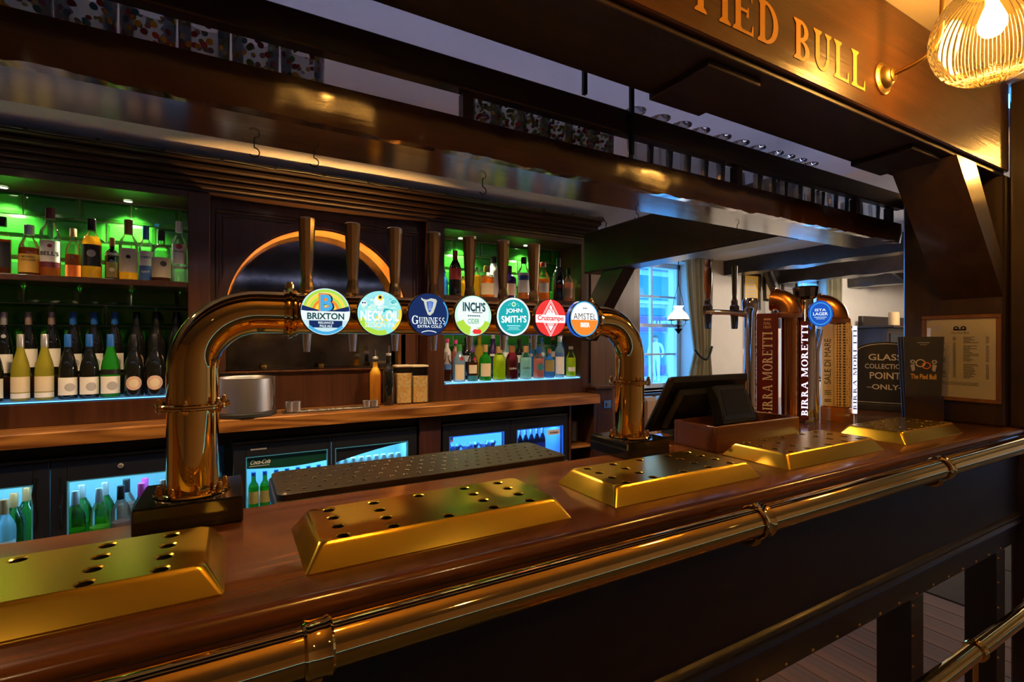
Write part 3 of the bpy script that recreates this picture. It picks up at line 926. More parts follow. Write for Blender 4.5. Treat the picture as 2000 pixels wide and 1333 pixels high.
# badge artwork; disc of radius 1 in local units, facing -Y
def art_rainbow(mb):
    mb.disc(0, 0, 1, 0, 'b_pale', 40)
    for k, (r, c) in enumerate(((.93, 'b_lime'), (.80, 'b_yellow'), (.68, 'b_lime'), (.56, 'b_orange'), (.45, 'b_yellow'), (.34, 'b_lime'))):
        mb.ring(0, .02, r, r, .115, .12, PI - .12, -.01, -.008, c, 24)
    mb.add([(-.95, -.012, .26), (-.4, -.012, .1), (0, -.012, .0), (.4, -.012, .1), (.95, -.012, .26), (.98, -.012, .05), (.5, -.012, -.02), (-.5, -.012, -.02), (-.98, -.012, .05)], [(0, 1, 8), (1, 2, 7, 8), (2, 3, 6, 7), (3, 4, 5), (3, 5, 6)], 'b_navy')
    letters(mb, 'B', .03, .38, .80, -.02, 'b_navy', w=.64, bold=.05); letters(mb, 'B', -.02, .40, .74, -.03, 'b_orange', w=.56, bold=.05); letters(mb, 'B', .02, .38, .70, -.04, 'b_sky', w=.50, bold=.03)
    mb.add([(-.99, -.045, .02), (.99, -.045, .02), (.95, -.045, -.36), (-.95, -.045, -.36)], [(0, 1, 2, 3)], 'b_white')
    letters(mb, 'BRIXTON', 0, -.19, .28, -.05, 'b_ink', w=1.5, bold=.03)
    mb.add([(-.68, -.045, -.38), (.68, -.045, -.38), (.66, -.045, -.68), (-.66, -.045, -.68)], [(0, 1, 2, 3)], 'b_navy')
    letters(mb, 'RELIANCE', 0, -.47, .10, -.05, 'b_white', w=.62, bold=.02); letters(mb, 'PALE ALE', 0, -.61, .10, -.05, 'b_white', w=.5, bold=.02)
    mb.ring(0, 0, .97, .97, .12, PI + .75, 2 * PI - .75, -.046, -.044, 'b_sky', 16)
def art_abstract(mb):
    mb.disc(0, 0, 1, 0, 'b_aqua', 40)
    rnd = random.Random(5)
    for k in range(70):
        a = rnd.uniform(0, 2 * PI); r = .85 * math.sqrt(rnd.random()); x, z = r * math.cos(a), r * math.sin(a)
        c = rnd.choice(['b_white', 'b_pale', 'b_teal', 'b_mint'] if z > -.1 else ['b_lime', 'b_yellow', 'b_aqua', 'b_mint', 'b_lime'])
        w = rnd.uniform(.03, .16); mb.ring(x, z, w, w * rnd.uniform(.4, 1.2), w * rnd.uniform(.2, .8), 0, rnd.uniform(2, 6.2), -.008 - .0004 * k, -.007, c, 10)
    mb.ring(0, 0, .99, .99, .22, PI + .25, PI + 1.9, -.04, -.038, 'b_lime', 20); mb.ring(0, 0, .99, .99, .14, -.9, .2, -.04, -.038, 'b_yellow', 14)
    mb.disc(-.05, .55, .24, -.041, 'b_white', 18); mb.disc(0, .72, .07, -.045, 'b_black', 12); mb.disc(0, .70, .13, -.043, 'b_yellow', 14)
    mb.disc(-.72, .42, .14, -.041, 'b_white', 14); mb.disc(-.77, .45, .04, -.044, 'b_navy', 8); mb.disc(-.67, .45, .04, -.044, 'b_navy', 8)
    letters(mb, 'NECK OIL', 0, -.12, .46, -.05, 'b_purewhite', w=1.72, bold=.02)
    letters(mb, 'SESSION IPA', 0, -.52, .24, -.05, 'b_white', w=1.35, bold=.01)
def art_harp(mb):
    mb.disc(0, 0, 1, 0, 'b_navy', 40)
    harp = [(-.38, .80), (-.28, .72), (-.1, .70), (.1, .78), (.34, .74), (.40, .66), (.33, .4), (.22, .1), (.06, -.05), (-.06, 0), (-.18, .3), (-.26, .62), (-.38, .70)]
    inn = [(-.12, .60), (.08, .64), (.22, .60), (.17, .38), (.08, .14), (-.01, .12), (-.08, .35)]
    mb.add([(x, -.01, z) for x, z in harp], [tuple(range(len(harp)))], 'b_gold'); mb.add([(x, -.02, z) for x, z in inn], [tuple(range(len(inn)))], 'b_royal')
    for k in range(4): mb.add([(-.04 + .06 * k, -.025, .60), (-.03 + .06 * k, -.025, .60), (.0 + .03 * k, -.025, .2), (-.01 + .03 * k, -.025, .2)], [(0, 1, 2, 3)], 'b_white')
    letters(mb, 'G', -.68, -.26, .40, -.02, 'b_white', w=.36, serif=True); letters(mb, 'UINNESS', .16, -.29, .32, -.02, 'b_white', w=1.32, serif=True)
    letters(mb, 'EXTRA COLD', .04, -.56, .13, -.02, 'b_white', w=1.2, bold=.02)
    mb.ring(0, -1.0, .5, .25, .04, .7, PI - .7, -.02, -.018, 'b_white', 14); mb.ring(0, 0, .98, .98, .06, -.6, .7, -.01, -.008, 'b_sky', 14)
def art_cider(mb):
    mb.disc(0, 0, 1, 0, 'b_mint', 40); mb.disc(0, .1, .86, -.006, 'b_white', 36)
    mb.ring(0, 0, .98, .98, .42, PI + .35, PI + 1.35, -.012, -.01, 'b_lime', 16); mb.ring(0, 0, .98, .98, .3, -1.2, -.35, -.012, -.01, 'b_lime', 14)
    letters(mb, 'INCH’S', .05, .44, .46, -.02, 'b_ink', w=1.24, bold=.035)
    mb.box(-.05, .5, -.021, -.019, .15, .185, 'b_ink')
    [mb.box(-.3 + .1 * k, -.23 + .1 * k, -.021, -.019, -.03, .03, 'b_ink') for k in range(7)]; letters(mb, 'CIDER', .02, -.27, .24, -.02, 'b_green', w=.62, bold=.01)
    for x in (.10, .3): mb.disc(x, -.78, .14, -.02, 'b_red', 18, rz=.12)
    mb.disc(.2, -.79, .15, -.022, 'b_red', 18, rz=.12); mb.ring(.26, -.64, .1, .06, .02, .3, 2.6, -.022, -.02, 'b_green', 8)
def art_teal(mb):
    mb.disc(0, 0, 1, 0, 'b_white', 40); mb.disc(0, 0, .90, -.008, 'b_teal', 40)
    mb.disc(0, .66, .13, -.015, 'b_mint', 16); mb.disc(0, .66, .07, -.018, 'b_green', 12)
    for a in range(5): mb.disc(.3 * math.cos(PI * a / 4), .6 + .12 * math.sin(PI * a / 4), .03, -.015, 'b_aqua', 8)
    letters(mb, 'JOHN', .02, .30, .28, -.02, 'b_purewhite', w=.98, bold=.02, ang=.05); letters(mb, 'SMITH’S', .02, -.12, .36, -.02, 'b_purewhite', w=1.5, bold=.02, ang=.03)
    mb.box(-.4, .4, -.021, -.019, -.49, -.43, 'b_aqua'); mb.box(-.3, .3, -.021, -.019, -.6, -.55, 'b_aqua'); mb.box(-.4, .4, -.021, -.019, -.68, -.65, 'b_aqua')
def art_red(mb):
    mb.disc(0, 0, 1, 0, 'b_red', 40)
    for k, (s, c) in enumerate(((1.0, 'b_purewhite'), (.95, 'b_red'), (.87, 'b_purewhite'), (.83, 'b_coral'), (.70, 'b_purewhite'))):
        mb.add([(0, -.008 - .003 * k, 1.02 * s), (.62 * s, -.008 - .003 * k, 0), (0, -.008 - .003 * k, -1.02 * s), (-.62 * s, -.008 - .003 * k, 0)], [(0, 1, 2, 3)], c)
    mb.add([(-.96, -.026, .16), (.96, -.026, .16), (.96, -.026, -.26), (-.96, -.026, -.26)], [(0, 1, 2, 3)], 'b_purewhite')
    letters(mb, 'N', 0, .42, .3, -.03, 'b_coral', w=.24); letters(mb, 'Cruzcampo', .0, -.04, .36, -.03, 'b_red', w=1.7, bold=.03)
    mb.add([(-.32, -.03, -.3), (.32, -.03, -.3), (.3, -.03, -.42), (-.3, -.03, -.42)], [(0, 1, 2, 3)], 'b_red'); mb.box(-.22, .22, -.036, -.034, -.385, -.335, 'b_white')
def art_bier(mb):
    mb.disc(0, 0, 1, 0, 'b_sky', 40); mb.disc(0, 0, .93, -.008, 'b_purewhite', 40)
    n = 24; a0 = math.asin(-.06)
    pts = [(.93 * math.cos(PI - a0 + (PI + 2 * a0) * i / n), -.012, .93 * math.sin(PI - a0 + (PI + 2 * a0) * i / n)) for i in range(n + 1)]
    mb.add(pts, [tuple(range(n + 1))], 'b_orange')
    [mb.box(-.12 + .08 * k, -.07 + .08 * k, -.021, -.019, .56, .64, 'b_navy') for k in range(4)]; letters(mb, 'AMSTEL', .02, .14, .36, -.02, 'b_black', w=1.6)
    letters(mb, 'BIER', .05, -.34, .26, -.02, 'b_purewhite', w=.66, bold=.04)
ARTS = (art_rainbow, art_abstract, art_harp, art_cider, art_teal, art_red, art_bier)
BNAMES = ('blue and lime badge with a rainbow', 'pale blue and lime badge with busy artwork', 'navy badge with a harp', 'mint white badge with an apple',
          'teal badge with a white rim', 'red and white diamond badge', 'white and orange badge')
for i in range(7):
    bx = .166 + .1125 * i; by = 1.082 - FY
    tap = empty('tap', (bx, 0, FZ - L0), 0, font)
    S = .0487
    MB(Matrix.Translation((0, by + .004, 0)) @ Matrix.Rotation(PI / 2, 4, 'X')).lathe([(.018, -.05), (.02, -.03), (.035, -.022), (.0485, -.014), (.0505, -.004), (.0505, .003), (.0488, .005), (.0485, .0035)], 48, 'badge_back').build('badge_housing', tap)
    if i == 6:
        h = MB(); 
        h.lathe([(.0506, -.012), (.0506, .0)], 48, 'b_royal', Matrix.Translation((0, by + .004, 0)) @ Matrix.Rotation(PI / 2, 4, 'X'), caps=False)
        h.build('badge_edge', tap)
    mb = MB(Matrix.Translation((0, by, 0)) @ Matrix.Diagonal((S, S * .25, S, 1)))
    ARTS[i](mb)
    b_ = mb.build('badge_print', tap, recalc=False); b_['label'] = BNAMES[i]
    # tap body and lever on the serving side
    ty = 1.318 - FY; hx = .157 + .111 * i - bx if i < 7 else 0
    body = MB()
    body.tube([(hx, .04, 0), (hx, .075, .0), (hx, ty, .0)], [.013, .011, .0135], 16, 'tap_chrome_amber_reflection')
    body.lathe([(.014, -.018), (.0155, -.012), (.0155, .02), (.013, .024), (.013, .032), (.0105, .036)], 20, 'tap_chrome_amber_reflection', Matrix.Translation((hx, ty, 0)))
    body.build('tap_body', tap)
    MB(Matrix.Translation((hx, ty, 0))).lathe([(.006, -.088), (.0075, -.088), (.012, -.035), (.0135, -.02)], 20, 'chrome').build('spout', tap)
    MB(Matrix.Translation((hx, ty, 0))).lathe([(.0085, .036), (.0125, .040), (.0125, .050), (.0165, .062), (.0165, .074), (.0135, .092), (.0125, .100), (.0145, .12), (.0185, .20), (.0205, .238), (.0205, .243), (.018, .245), (0, .245)], 10, 'tap_chrome_amber_reflection').build('lever', tap, sharp=20)

# ---------------------------------------------------------------- till in its wooden box
bx = thing('till_box', 'open stained wooden box holding the till screen', 'box', (1.31, 1.02, 1.1003))
MB().box(0, .44, 0, .014, 0, .08, 'box_wood', .0015).build('front_board', bx)
MB().box(0, .014, .0142, .16, 0, .08, 'box_wood_end', .0015).build('end_board', bx)
MB().box(.426, .44, .0142, .16, 0, .08, 'box_wood_end', .0015).build('end_board', bx)
MB().box(0, .44, .1602, .172, 0, .08, 'box_wood', .0015).build('back_board', bx)
MB().box(.0142, .4258, .0142, .16, 0, .010, 'box_wood', .001).build('base_board', bx)

ep = thing('till_terminal', 'black touch screen till terminal seen from behind with customer display', 'till', (1.49, 1.22, 1.0998))
# main screen: its top leans towards the drinkers, so its back shows
Ms = Matrix.Translation((0, .012, .118)) @ Matrix.Rotation(R(31), 4, 'X')
m = MB(Ms); m.box(-.208, .208, 0, .03, -.12, .118, 'black_plastic', .012); m.build('screen_panel', ep)
m = MB(Ms); m.box(-.17, .17, -.03, .0, -.085, .085, 'black_plastic', .012); m.build('rear_housing', ep)
m = MB(); m.prism([(.02, 0), (.14, 0), (.12, .02), (.05, .09), (.03, .09)], -.07, .07, 'black_plastic', 'x'); m.build('stand_foot', ep)
Md = Matrix.Translation((.035, -.105, .132)) @ Matrix.Rotation(R(-20), 4, 'X')
m = MB(Md); m.prism([(-.092, -.066), (.092, -.066), (.078, .066), (-.078, .066)], -.004, .035, 'black_plastic', 'y'); dsp = m.build('customer_display', ep)
m = MB(Md); m.prism([(-.082, -.056), (.082, -.056), (.070, .058), (-.070, .058)], -.0055, -.0042, 'dark_chrome', 'y'); m.build('display_bezel', dsp)
m = MB(Md); m.prism([(-.070, -.042), (.070, -.042), (.061, .050), (-.061, .050)], -.0068, -.0057, 'screen_glass', 'y'); m.build('display_glass', dsp)
MB().tube([(.035, -.085, .10), (.035, -.03, .09), (.02, .03, .10)], .014, 10, 'black_plastic').build('display_arm', ep)

# ---------------------------------------------------------------- tall tap fonts at the far end
def elbow(mb, r, z0, rb, mat, rot):
    M = Matrix.Rotation(rot, 4, 'Z')
    pts = [(0, 0, z0)]
    for i in range(11):
        a = R(88) * i / 10; pts.append((-rb + rb * math.cos(a), 0, z0 + .01 + rb * math.sin(a)))
    mb.tube(pts, r, 36, mat, M)
    e = Vector(pts[-1]); d = (e - Vector(pts[-2])).normalized()
    mb.tube([e - d * .002, e + d * .012], [r * 1.14, r * 1.14], 36, mat, M)
    mb.lathe([(r * 1.13, z0 - .012), (r * 1.15, z0 - .010), (r * 1.15, z0 + .008), (r * 1.08, z0 + .012)], 36, mat)
    return mb
def lit_strip(name, parent, body, M, h, w, back, ink):
    mb = MB(M); mb.box(-w / 2, w / 2, 0, .006, -h / 2, h / 2, back, .001)
    letters(mb, body, 0, 0, w * .78, -.0012, ink, w=h * .92, serif=True, vert=True)
    return mb.build(name, parent, recalc=False)
ZB = 1.1003
face = YAW - PI / 2                                     # turned a little towards the drinkers' corner
# copper font with red name board
fa = thing('tap_font', 'tall copper elbow font with a deep red lettered board', 'beer font', (2.095, 1.262, ZB))
m = MB().lathe([(.036, 0), (.036, .012), (.034, .018), (.034, .03), (.034, .455)], 36, 'copper'); m.build('column', fa)
elbow(MB(), .046, .462, .062, 'copper_satin', R(-66)).build('elbow', fa)
Mr = Matrix.Rotation(R(-58), 4, 'Z') @ Matrix.Translation((-.086, -.035, .235))
mb = MB(Mr); mb.box(-.042, .042, 0, .04, -.235, .235, 'red_panel', .003)
mb.build('name_board', fa)
mb = MB(Mr); letters(mb, 'BIRRA MORETTI', 0, -.03, .038, -.0015, 'label_white', w=.37, serif=True, vert=True)
letters(mb, 'DAL', 0, .192, .012, -.0015, 'label_pink', w=.028, bold=.02); letters(mb, '1859', 0, .175, .012, -.0015, 'label_pink', w=.03, bold=.02)
mb.box(-.014, .014, -.0018, -.0012, .205, .213, 'label_pink'); mb.build('lettering', fa, recalc=False)
lit_strip('lit_name_strip', fa, 'BIRRA MORETTI', Matrix.Rotation(R(-58), 4, 'Z') @ Matrix.Translation((.054, -.02, .225)), .42, .03, 'red_panel', 'b_violet')
# chrome double tap font left of it
fb_ = thing('tap_font', 'chrome font with two side taps, one with a turned wooden handle', 'beer font', (1.965, 1.36, ZB))
m = MB().lathe([(.042, 0), (.042, .010), (.027, .016), (.024, .05), (.024, .47), (.032, .49), (.034, .52), (.028, .535), (0, .54)], 28, 'chrome'); m.build('column', fb_)
for k, (dx, dy, hm, hz) in enumerate(((-.15, .10, 'handle_wood', .155), (-.035, .052, 'dark_chrome', .15))):
    tp = empty('tap', (dx, dy, .478), 0, fb_)
    mb = MB(); mb.tube([(-dx * .92, -dy * .92, -.01), (-dx * .45, -dy * .6, -.004), (-.018, 0, 0)], [.016, .011, .012], 14, 'chrome'); mb.build('tap_arm', tp)
    mb = MB(); mb.lathe([(.012, -.075), (.0135, -.07), (.016, -.02), (.02, -.012), (.02, .025), (.014, .032), (.014, .05), (.010, .056)], 16, 'dark_chrome'); mb.build('tap_body', tp)
    if k == 0: mb = MB().lathe([(.011, .056), (.012, .075), (.014, .08), (.0165, .11), (.018, .15), (.0175, .18), (.013, .195), (.010, .198), (.014, .205), (.014, .222), (.010, .23), (0, .232)], 18, hm)
    else: mb = MB().lathe([(.010, .056), (.009, .07), (.010, .08), (.013, .19), (.013, .205), (0, .206)], 8, hm)
    mb.build('tap_handle', tp)
# chrome single font with round blue badge
fc = thing('tap_font', 'chrome pillar font with a round blue lit badge', 'beer font', (2.165, 1.235, ZB))
MB().lathe([(.040, 0), (.040, .012), (.038, .018), (.037, .03), (.037, .50), (.030, .52), (.030, .53)], 40, 'chrome').build('column', fc)
MB(Matrix.Translation((0, 0, .53))).lathe([(.03, 0), (.046, .012), (.05, .05), (.047, .056), (0, .058)], 14, 'dark_chrome').build('ribbed_cap', fc, sharp=15)
Mb_ = Matrix.Rotation(R(-52), 4, 'Z') @ Matrix.Translation((.046, -.055, .465)) @ Matrix.Rotation(PI / 2, 4, 'X')
MB(Mb_).lathe([(.015, -.04), (.03, -.02), (.047, -.01), (.048, .0), (.046, .003)], 36, 'chrome').build('badge_housing', fc)
mb = MB(Matrix.Rotation(R(-52), 4, 'Z') @ Matrix.Translation((.046, -.0585, .465)) @ Matrix.Diagonal((.045, .02, .055, 1)))
mb.disc(0, 0, 1, 0, 'b_royal', 32); mb.disc(0, 0, .86, -.01, 'b_sky', 32); mb.disc(0, 0, .8, -.02, 'b_royal', 32)
letters(mb, 'ISTA', 0, .28, .2, -.03, 'b_white', w=.9, bold=.02); letters(mb, 'LAGER', 0, -.02, .24, -.03, 'b_white', w=1.2, bold=.02); mb.box(-.5, .5, -.032, -.03, -.3, -.25, 'b_pale'); mb.box(-.35, .35, -.032, -.03, -.42, -.38, 'b_pale')
mb.build('badge_print', fc, recalc=False)
MB().tube([(.06, -.01, 0), (.06, -.01, .30), (.055, -.03, .40)], .014, 14, 'chrome').build('side_pipe', fc)
# patterned font
fd = thing('tap_font', 'copper elbow font wrapped in a black and cream lattice pattern', 'beer font', (2.33, 1.195, ZB))
rd = R(-58)
m = MB().lathe([(.066, 0), (.066, .055), (.06, .06)], 8, 'copper_satin', Matrix.Rotation(R(22.5) + rd, 4, 'Z')); m.build('base', fd, sharp=20)
mb = MB(Matrix.Rotation(rd, 4, 'Z')); letters(mb, 'SALE DI MARE', .02, .03, .011, -.0625, 'label_cream', w=.05, bold=.01); mb.build('base_lettering', fd, recalc=False)
m = MB(Matrix.Rotation(rd, 4, 'Z')); m.box(-.012, .052, -.045, .045, .0605, .43, 'lattice_print', .004); m.build('patterned_sleeve', fd)
m = MB(Matrix.Rotation(rd, 4, 'Z')); m.box(-.056, -.0125, -.045, .03, .0605, .43, 'label_cream', .004)
letters(m, 'SALE DI MARE', -.035, .26, .024, -.0462, 'ink', w=.2, vert=True); [m.box(-.047, -.021, -.0464, -.046, z_, z_ + .003, 'ink') for z_ in (.13, .122, .114, .09, .083)]
m.build('name_board', fd, recalc=False)
lit_strip('lit_name_strip', fd, 'BIRRA MORETTI', Matrix.Rotation(rd, 4, 'Z') @ Matrix.Translation((.066, -.03, .225)), .38, .017, 'b_violet', 'label_blue')
elbow(MB(), .048, .44, .062, 'copper_satin', R(-66)).build('elbow', fd)

# ---------------------------------------------------------------- sign, menu holder, framed price list
sg = thing('counter_sign', 'black arched counter sign with white lettering for glass collection', 'sign', (2.85, 1.225, ZB), R(-62))
pts = [(-.13, .03), (.13, .03)] + [(.13 * math.cos(a), .30 + .045 * math.sin(a)) for a in [PI * k / 12 for k in range(13)]]
def scaled(P, s, c): return [(p[0] * s, c + (p[1] - c) * s) for p in P]
MB().prism(pts, 0, .012, 'sign_black', 'y').build('board', sg)
o_ = scaled(pts, .955, .185); i_ = scaled(pts, .935, .185); n = len(o_)
MB().add([(a, -.001, b) for a, b in o_ + i_], [(i, (i + 1) % n, n + (i + 1) % n, n + i) for i in range(n)], 'sign_white').build('border_line', sg, recalc=False)
mb = MB()
for t_, z_, h_, w_ in (('GLASS', .268, .032, .135), ('COLLECTION', .222, .024, .165), ('POINT', .175, .034, .125), ('–ONLY–', .118, .026, .15)):
    letters(mb, t_, -.005, z_, h_, -.0012, 'sign_white', w=w_, bold=.012)
mb.build('lettering', sg, recalc=False)
MB().box(-.14, .14, -.03, .05, 0, .0298, 'sign_black', .002).build('foot', sg)

mh = thing('menu_holder', 'small dark wooden holder standing in front of framed price list', 'holder', (2.575, .972, ZB), R(-60))
MB().box(-.065, .065, -.034, -.028, 0, .115, 'dark_oak', .001).build('front_panel', mh)
MB().box(-.065, .065, .028, .034, 0, .115, 'dark_oak', .001).build('back_panel', mh)
MB().box(-.065, .065, -.0278, .0278, 0, .006, 'dark_oak', .001).build('base', mh)
for k, (dx, tilt, lab) in enumerate(((0, 0, 'black printed menu card with gold crest, frontmost in the holder'), (-.006, -2, 'black menu card standing second in the holder'), (-.012, -3, 'black menu card at the back of the holder'))):
    c = thing('menu_card', lab, 'menu', Vector((2.575, .972, ZB + .008)) + Matrix.Rotation(R(-60), 3, 'Z') @ Vector((dx, -.016 + .016 * k, 0)), R(-60 + 3 * k), 'menu cards in the holder')
    M = Matrix.Rotation(R(tilt), 4, 'X')
    MB(M).prism([(-.055, 0), (.055, 0), (.068, .36), (-.068, .36)], -.003, .003, 'black_satin', 'y').build('card', c)
    if k == 0:
        mb = MB(M @ Matrix.Translation((0, -.0036, .235)))
        mb.ring(-.010, .012, .017, .017, .004, 0, 2 * PI, -.0002, 0, 'label_cream', 16); mb.ring(.010, .002, .015, .015, .004, 0, 2 * PI, -.0004, -.0002, 'label_orange', 16)
        for s_ in (-1, 1):
            mb.ring(s_ * .036, .018, .009, .009, .005, 0, 2 * PI, -.0002, 0, 'label_grey', 10); mb.add([(s_ * .030, -.0002, .008), (s_ * .044, -.0002, .004), (s_ * .038, -.0002, -.024), (s_ * .028, -.0002, -.018)], [(0, 1, 2, 3)], 'label_grey')
        mb.build('crest_print', c, recalc=False); mb = MB(M @ Matrix.Translation((0, -.0036, .235)))
        letters(mb, 'The Pied Bull', 0, -.045, .022, -.0002, 'label_yellow', w=.085, bold=.02)
        mb.box(-.02, .02, -.0003, -.0001, .098, .101, 'label_grey'); mb.box(-.012, .012, -.0003, -.0001, .09, .092, 'label_grey')
        mb.build('lettering', c, recalc=False)

pl = thing('price_list', 'framed price list under glass on the end post', 'picture', (2.7045, .888, 1.377), R(-90))
MB().box(-.117, .117, -.006, 0, -.17, .17, 'paper', .0005).build('sheet', pl)
fr_ = MB()
for a in ((-.132, .132, .168, .184), (-.132, .132, -.184, -.168), (-.132, -.116, -.1679, .1679), (.116, .132, -.1679, .1679)):
    MB().box(a[0], a[1], -.014, 0, a[2], a[3], 'cabinet_wood', .002).build('frame_side', pl)
MB().box(-.116, .116, -.009, -.0075, -.168, .168, 'pane').build('glass', pl)
mb = MB(); rnd = random.Random(3); e = -.0066
mb.ring(-.012, .128, .010, .009, .006, 0, 2 * PI, e, e + .0002, 'ink', 10); mb.ring(.012, .128, .010, .009, .006, 0, 2 * PI, e, e + .0002, 'ink', 10); mb.box(-.022, .022, e, e + .0002, .118, .124, 'ink')
letters(mb, 'The Pied Bull', 0, .108, .009, e, 'ink', w=.06)
for col, x0 in enumerate((-.095, .012)):
    z = .088
    while z > -.085:
        if rnd.random() < .12: z -= .008
        w_ = rnd.uniform(.02, .05); mb.box(x0, x0 + w_, e, e + .0002, z, z + .0022, 'ink'); mb.box(x0 + .072, x0 + .082, e, e + .0002, z, z + .0022, 'ink'); z -= .0058
for z in (-.105, -.11, -.115): mb.box(-.06, .06, e, e + .0002, z, z + .0015, 'ink')
mb.build('print', pl, recalc=False)

# ================================================================ GANTRY ABOVE THE BAR
ga = thing('glass_gantry', 'dark varnished hanging glass gantry with a wavy front board', 'shelf', (0, 0, 0))
GX0, GX1 = -1.6, 2.704
MB().box(GX0, GX1, 1.135, 1.302, 1.912, 1.945, 'gantry_wood', .002).build('shelf_board', ga)
mb = MB(); n = 240; vs = []; fs = []
for i in range(n + 1):
    x = GX0 + (GX1 - GX0) * i / n
    zb_ = 1.908 + .0045 * noise1(x * 9) + .003 * noise1(x * 31, 2)
    yb_ = 1.102 + .003 * noise1(x * 13, 4)
    vs += [(x, 1.1, 1.995), (x, 1.098 + .0015 * noise1(x * 7), 1.95), (x, yb_, zb_), (x, 1.1348, 1.911), (x, 1.1348, 1.995)]
for i in range(n):
    a, b = 5 * i, 5 * i + 5
    fs += [(a + k, a + (k + 1) % 5, b + (k + 1) % 5, b + k) for k in range(5)]
fs += [(0, 1, 2, 3, 4), tuple(5 * n + k for k in (4, 3, 2, 1, 0))]
mb.add(vs, fs, 'gantry_wood').build('front_board', ga, sharp=45)
MB().box(GX0, GX1, 1.09, 1.125, 2.06, 2.130, 'dark_oak', .003).build('front_rail', ga)
MB().box(GX0, GX1, 1.295, 1.302, 1.985, 2.03, 'dark_oak', .003).build('back_rail', ga)
for px in (912, 1440, 1672, 1738):
    x = at(px, 350, 1.11).x
    MB().box(x - .014, x + .014, 1.1, 1.13, 1.9955, 2.0595, 'dark_oak', .002).build('spacer_post', ga)
    MB().box(x - .014, x + .014, 1.286, 1.302, 1.9455, 1.9845, 'dark_oak', .002).build('spacer_post', ga)
for px, z0 in ((1130, 2.1305), (1221, 1.9955)):
    x = at(px, 250, 1.11).x
    MB().box(x - .006, x + .006, 1.0885 - .012, 1.0885, z0, 2.36, 'iron', .001).build('hanger_strap', ga)
MB().box(GX0 + .05, GX1 - .05, 1.3025, 1.312, 1.99, 2.012, 'black_satin', .001).box(GX0 + .06, GX1 - .06, 1.3025, 1.311, 2.0121, 2.015, 'added_cool_strip').build('light_strip', ga)  # LED strip added out of sight behind the gantry to light the ceiling
for x, z in ((.04, 1.9), (.17, 1.9), (.63, 1.9), (1.23, 1.9), (1.78, 1.9)):
    pts = [(x, 1.29, 1.913), (x, 1.29, 1.90)] + [(x + .011 * math.sin(a), 1.29, 1.889 + .011 * math.cos(a)) for a in [PI * k / 6 for k in range(9)]]
    MB().tube(pts, .0014, 6, 'iron').build('cup_hook', ga)

# glasses
def tumbler(r0, r1, h, mat, flute=0):
    t = .0022
    mb = MB().lathe([(0, .004), (r0 - t, .006), (r1 - t, h), (r1, h), (r0 + (r1 - r0) * .35, h * .35), (r0, 0), (0, 0)], flute or 22, mat, caps=False)
    if flute:
        for i, p in enumerate(mb.v):
            k = 1 - (.05 if i % 4 < 2 else 0) * (1 if p.z < h * .8 else 0); mb.v[i] = Vector((p.x * k, p.y * k, p.z))
    return mb
_gm = {}
def put_glass(kind, x, y, z, label, group, rz=0):
    if kind not in _gm:
        if kind == 'floral': o = tumbler(.043, .046, .165, 'floral_glass').build('patterned_tumbler')
        elif kind == 'poppy': o = tumbler(.036, .040, .16, 'poppy_glass').build('patterned_tumbler')
        elif kind == 'pint': o = tumbler(.036, .043, .155, 'clear_glass', 40).build('pint_glass')
        elif kind == 'half': o = tumbler(.026, .034, .125, 'clear_glass').build('half_pint_glass')
        elif kind == 'wine':
            t = .0016
            o = MB().lathe([(.031, 0), (.0365, .05), (.035, .085), (.02, .112), (.005, .125), (.004, .14), (.004, .27), (.010, .281), (.036, .2885), (.037, .291), (.030, .292), (0, .292)], 24, 'clear_glass', caps=False).build('wine_glass')
        _gm[kind] = o; o.location = (x, y, z)
    else: o = share(_gm[kind], _gm[kind].name.split('.')[0], (x, y, z))
    o.rotation_euler = (0, 0, rz)
    return tag(o, label, 'glass', group)
GZ = 1.9455
ORD = ('first', 'second', 'third', 'fourth', 'fifth', 'sixth', 'seventh', 'eighth', 'ninth', 'tenth', 'eleventh', 'twelfth')
x = at(634, 120, 1.19).x - .046
xs = []
while x > -.42: xs.append(x); x -= .0935
for k, x in enumerate(xs):
    put_glass('floral', x, 1.19 + .004 * (k % 2), GZ, '%s flower-printed tumbler counted leftwards from the empty gantry gap' % ORD[k], 'flower-printed tumblers on the gantry', k * 1.3)
x = at(945, 230, 1.18).x
k = 0
while x < at(1205, 290, 1.18).x:
    put_glass('poppy', x, 1.185, GZ, '%s poppy-printed tumbler from the left, middle of the gantry' % ORD[k], 'poppy-printed tumblers on the gantry', k * .9); x += .081; k += 1
for px0, px1, bay in ((1232, 1436, 'bay right of the iron strap'), (1450, 1662, 'bay before the last post'), (1684, 1730, 'last short bay')):
    x = at(px0 + 8, 300, 1.18).x + .02; x1 = at(px1, 300, 1.18).x; k = 0
    while x < x1:
        hf = px0 == 1450 and k % 3 == 2
        put_glass('half' if hf else 'pint', x, 1.1755, GZ, '%s clear %sglass from the left in the gantry %s' % (ORD[k], 'smaller ' if hf else 'pint ', bay), 'clear glasses in the front row of the gantry'); x += .0868; k += 1
for k, px in enumerate((1241, 1289, 1331, 1367, 1409, 1445, 1477, 1512, 1535, 1558, 1580)):
    p = at(px, 250, 1.2565)
    put_glass('wine', p.x, 1.2565, GZ, '%s upturned wine glass from the left on the gantry' % ORD[k], 'upturned wine glasses on the gantry')

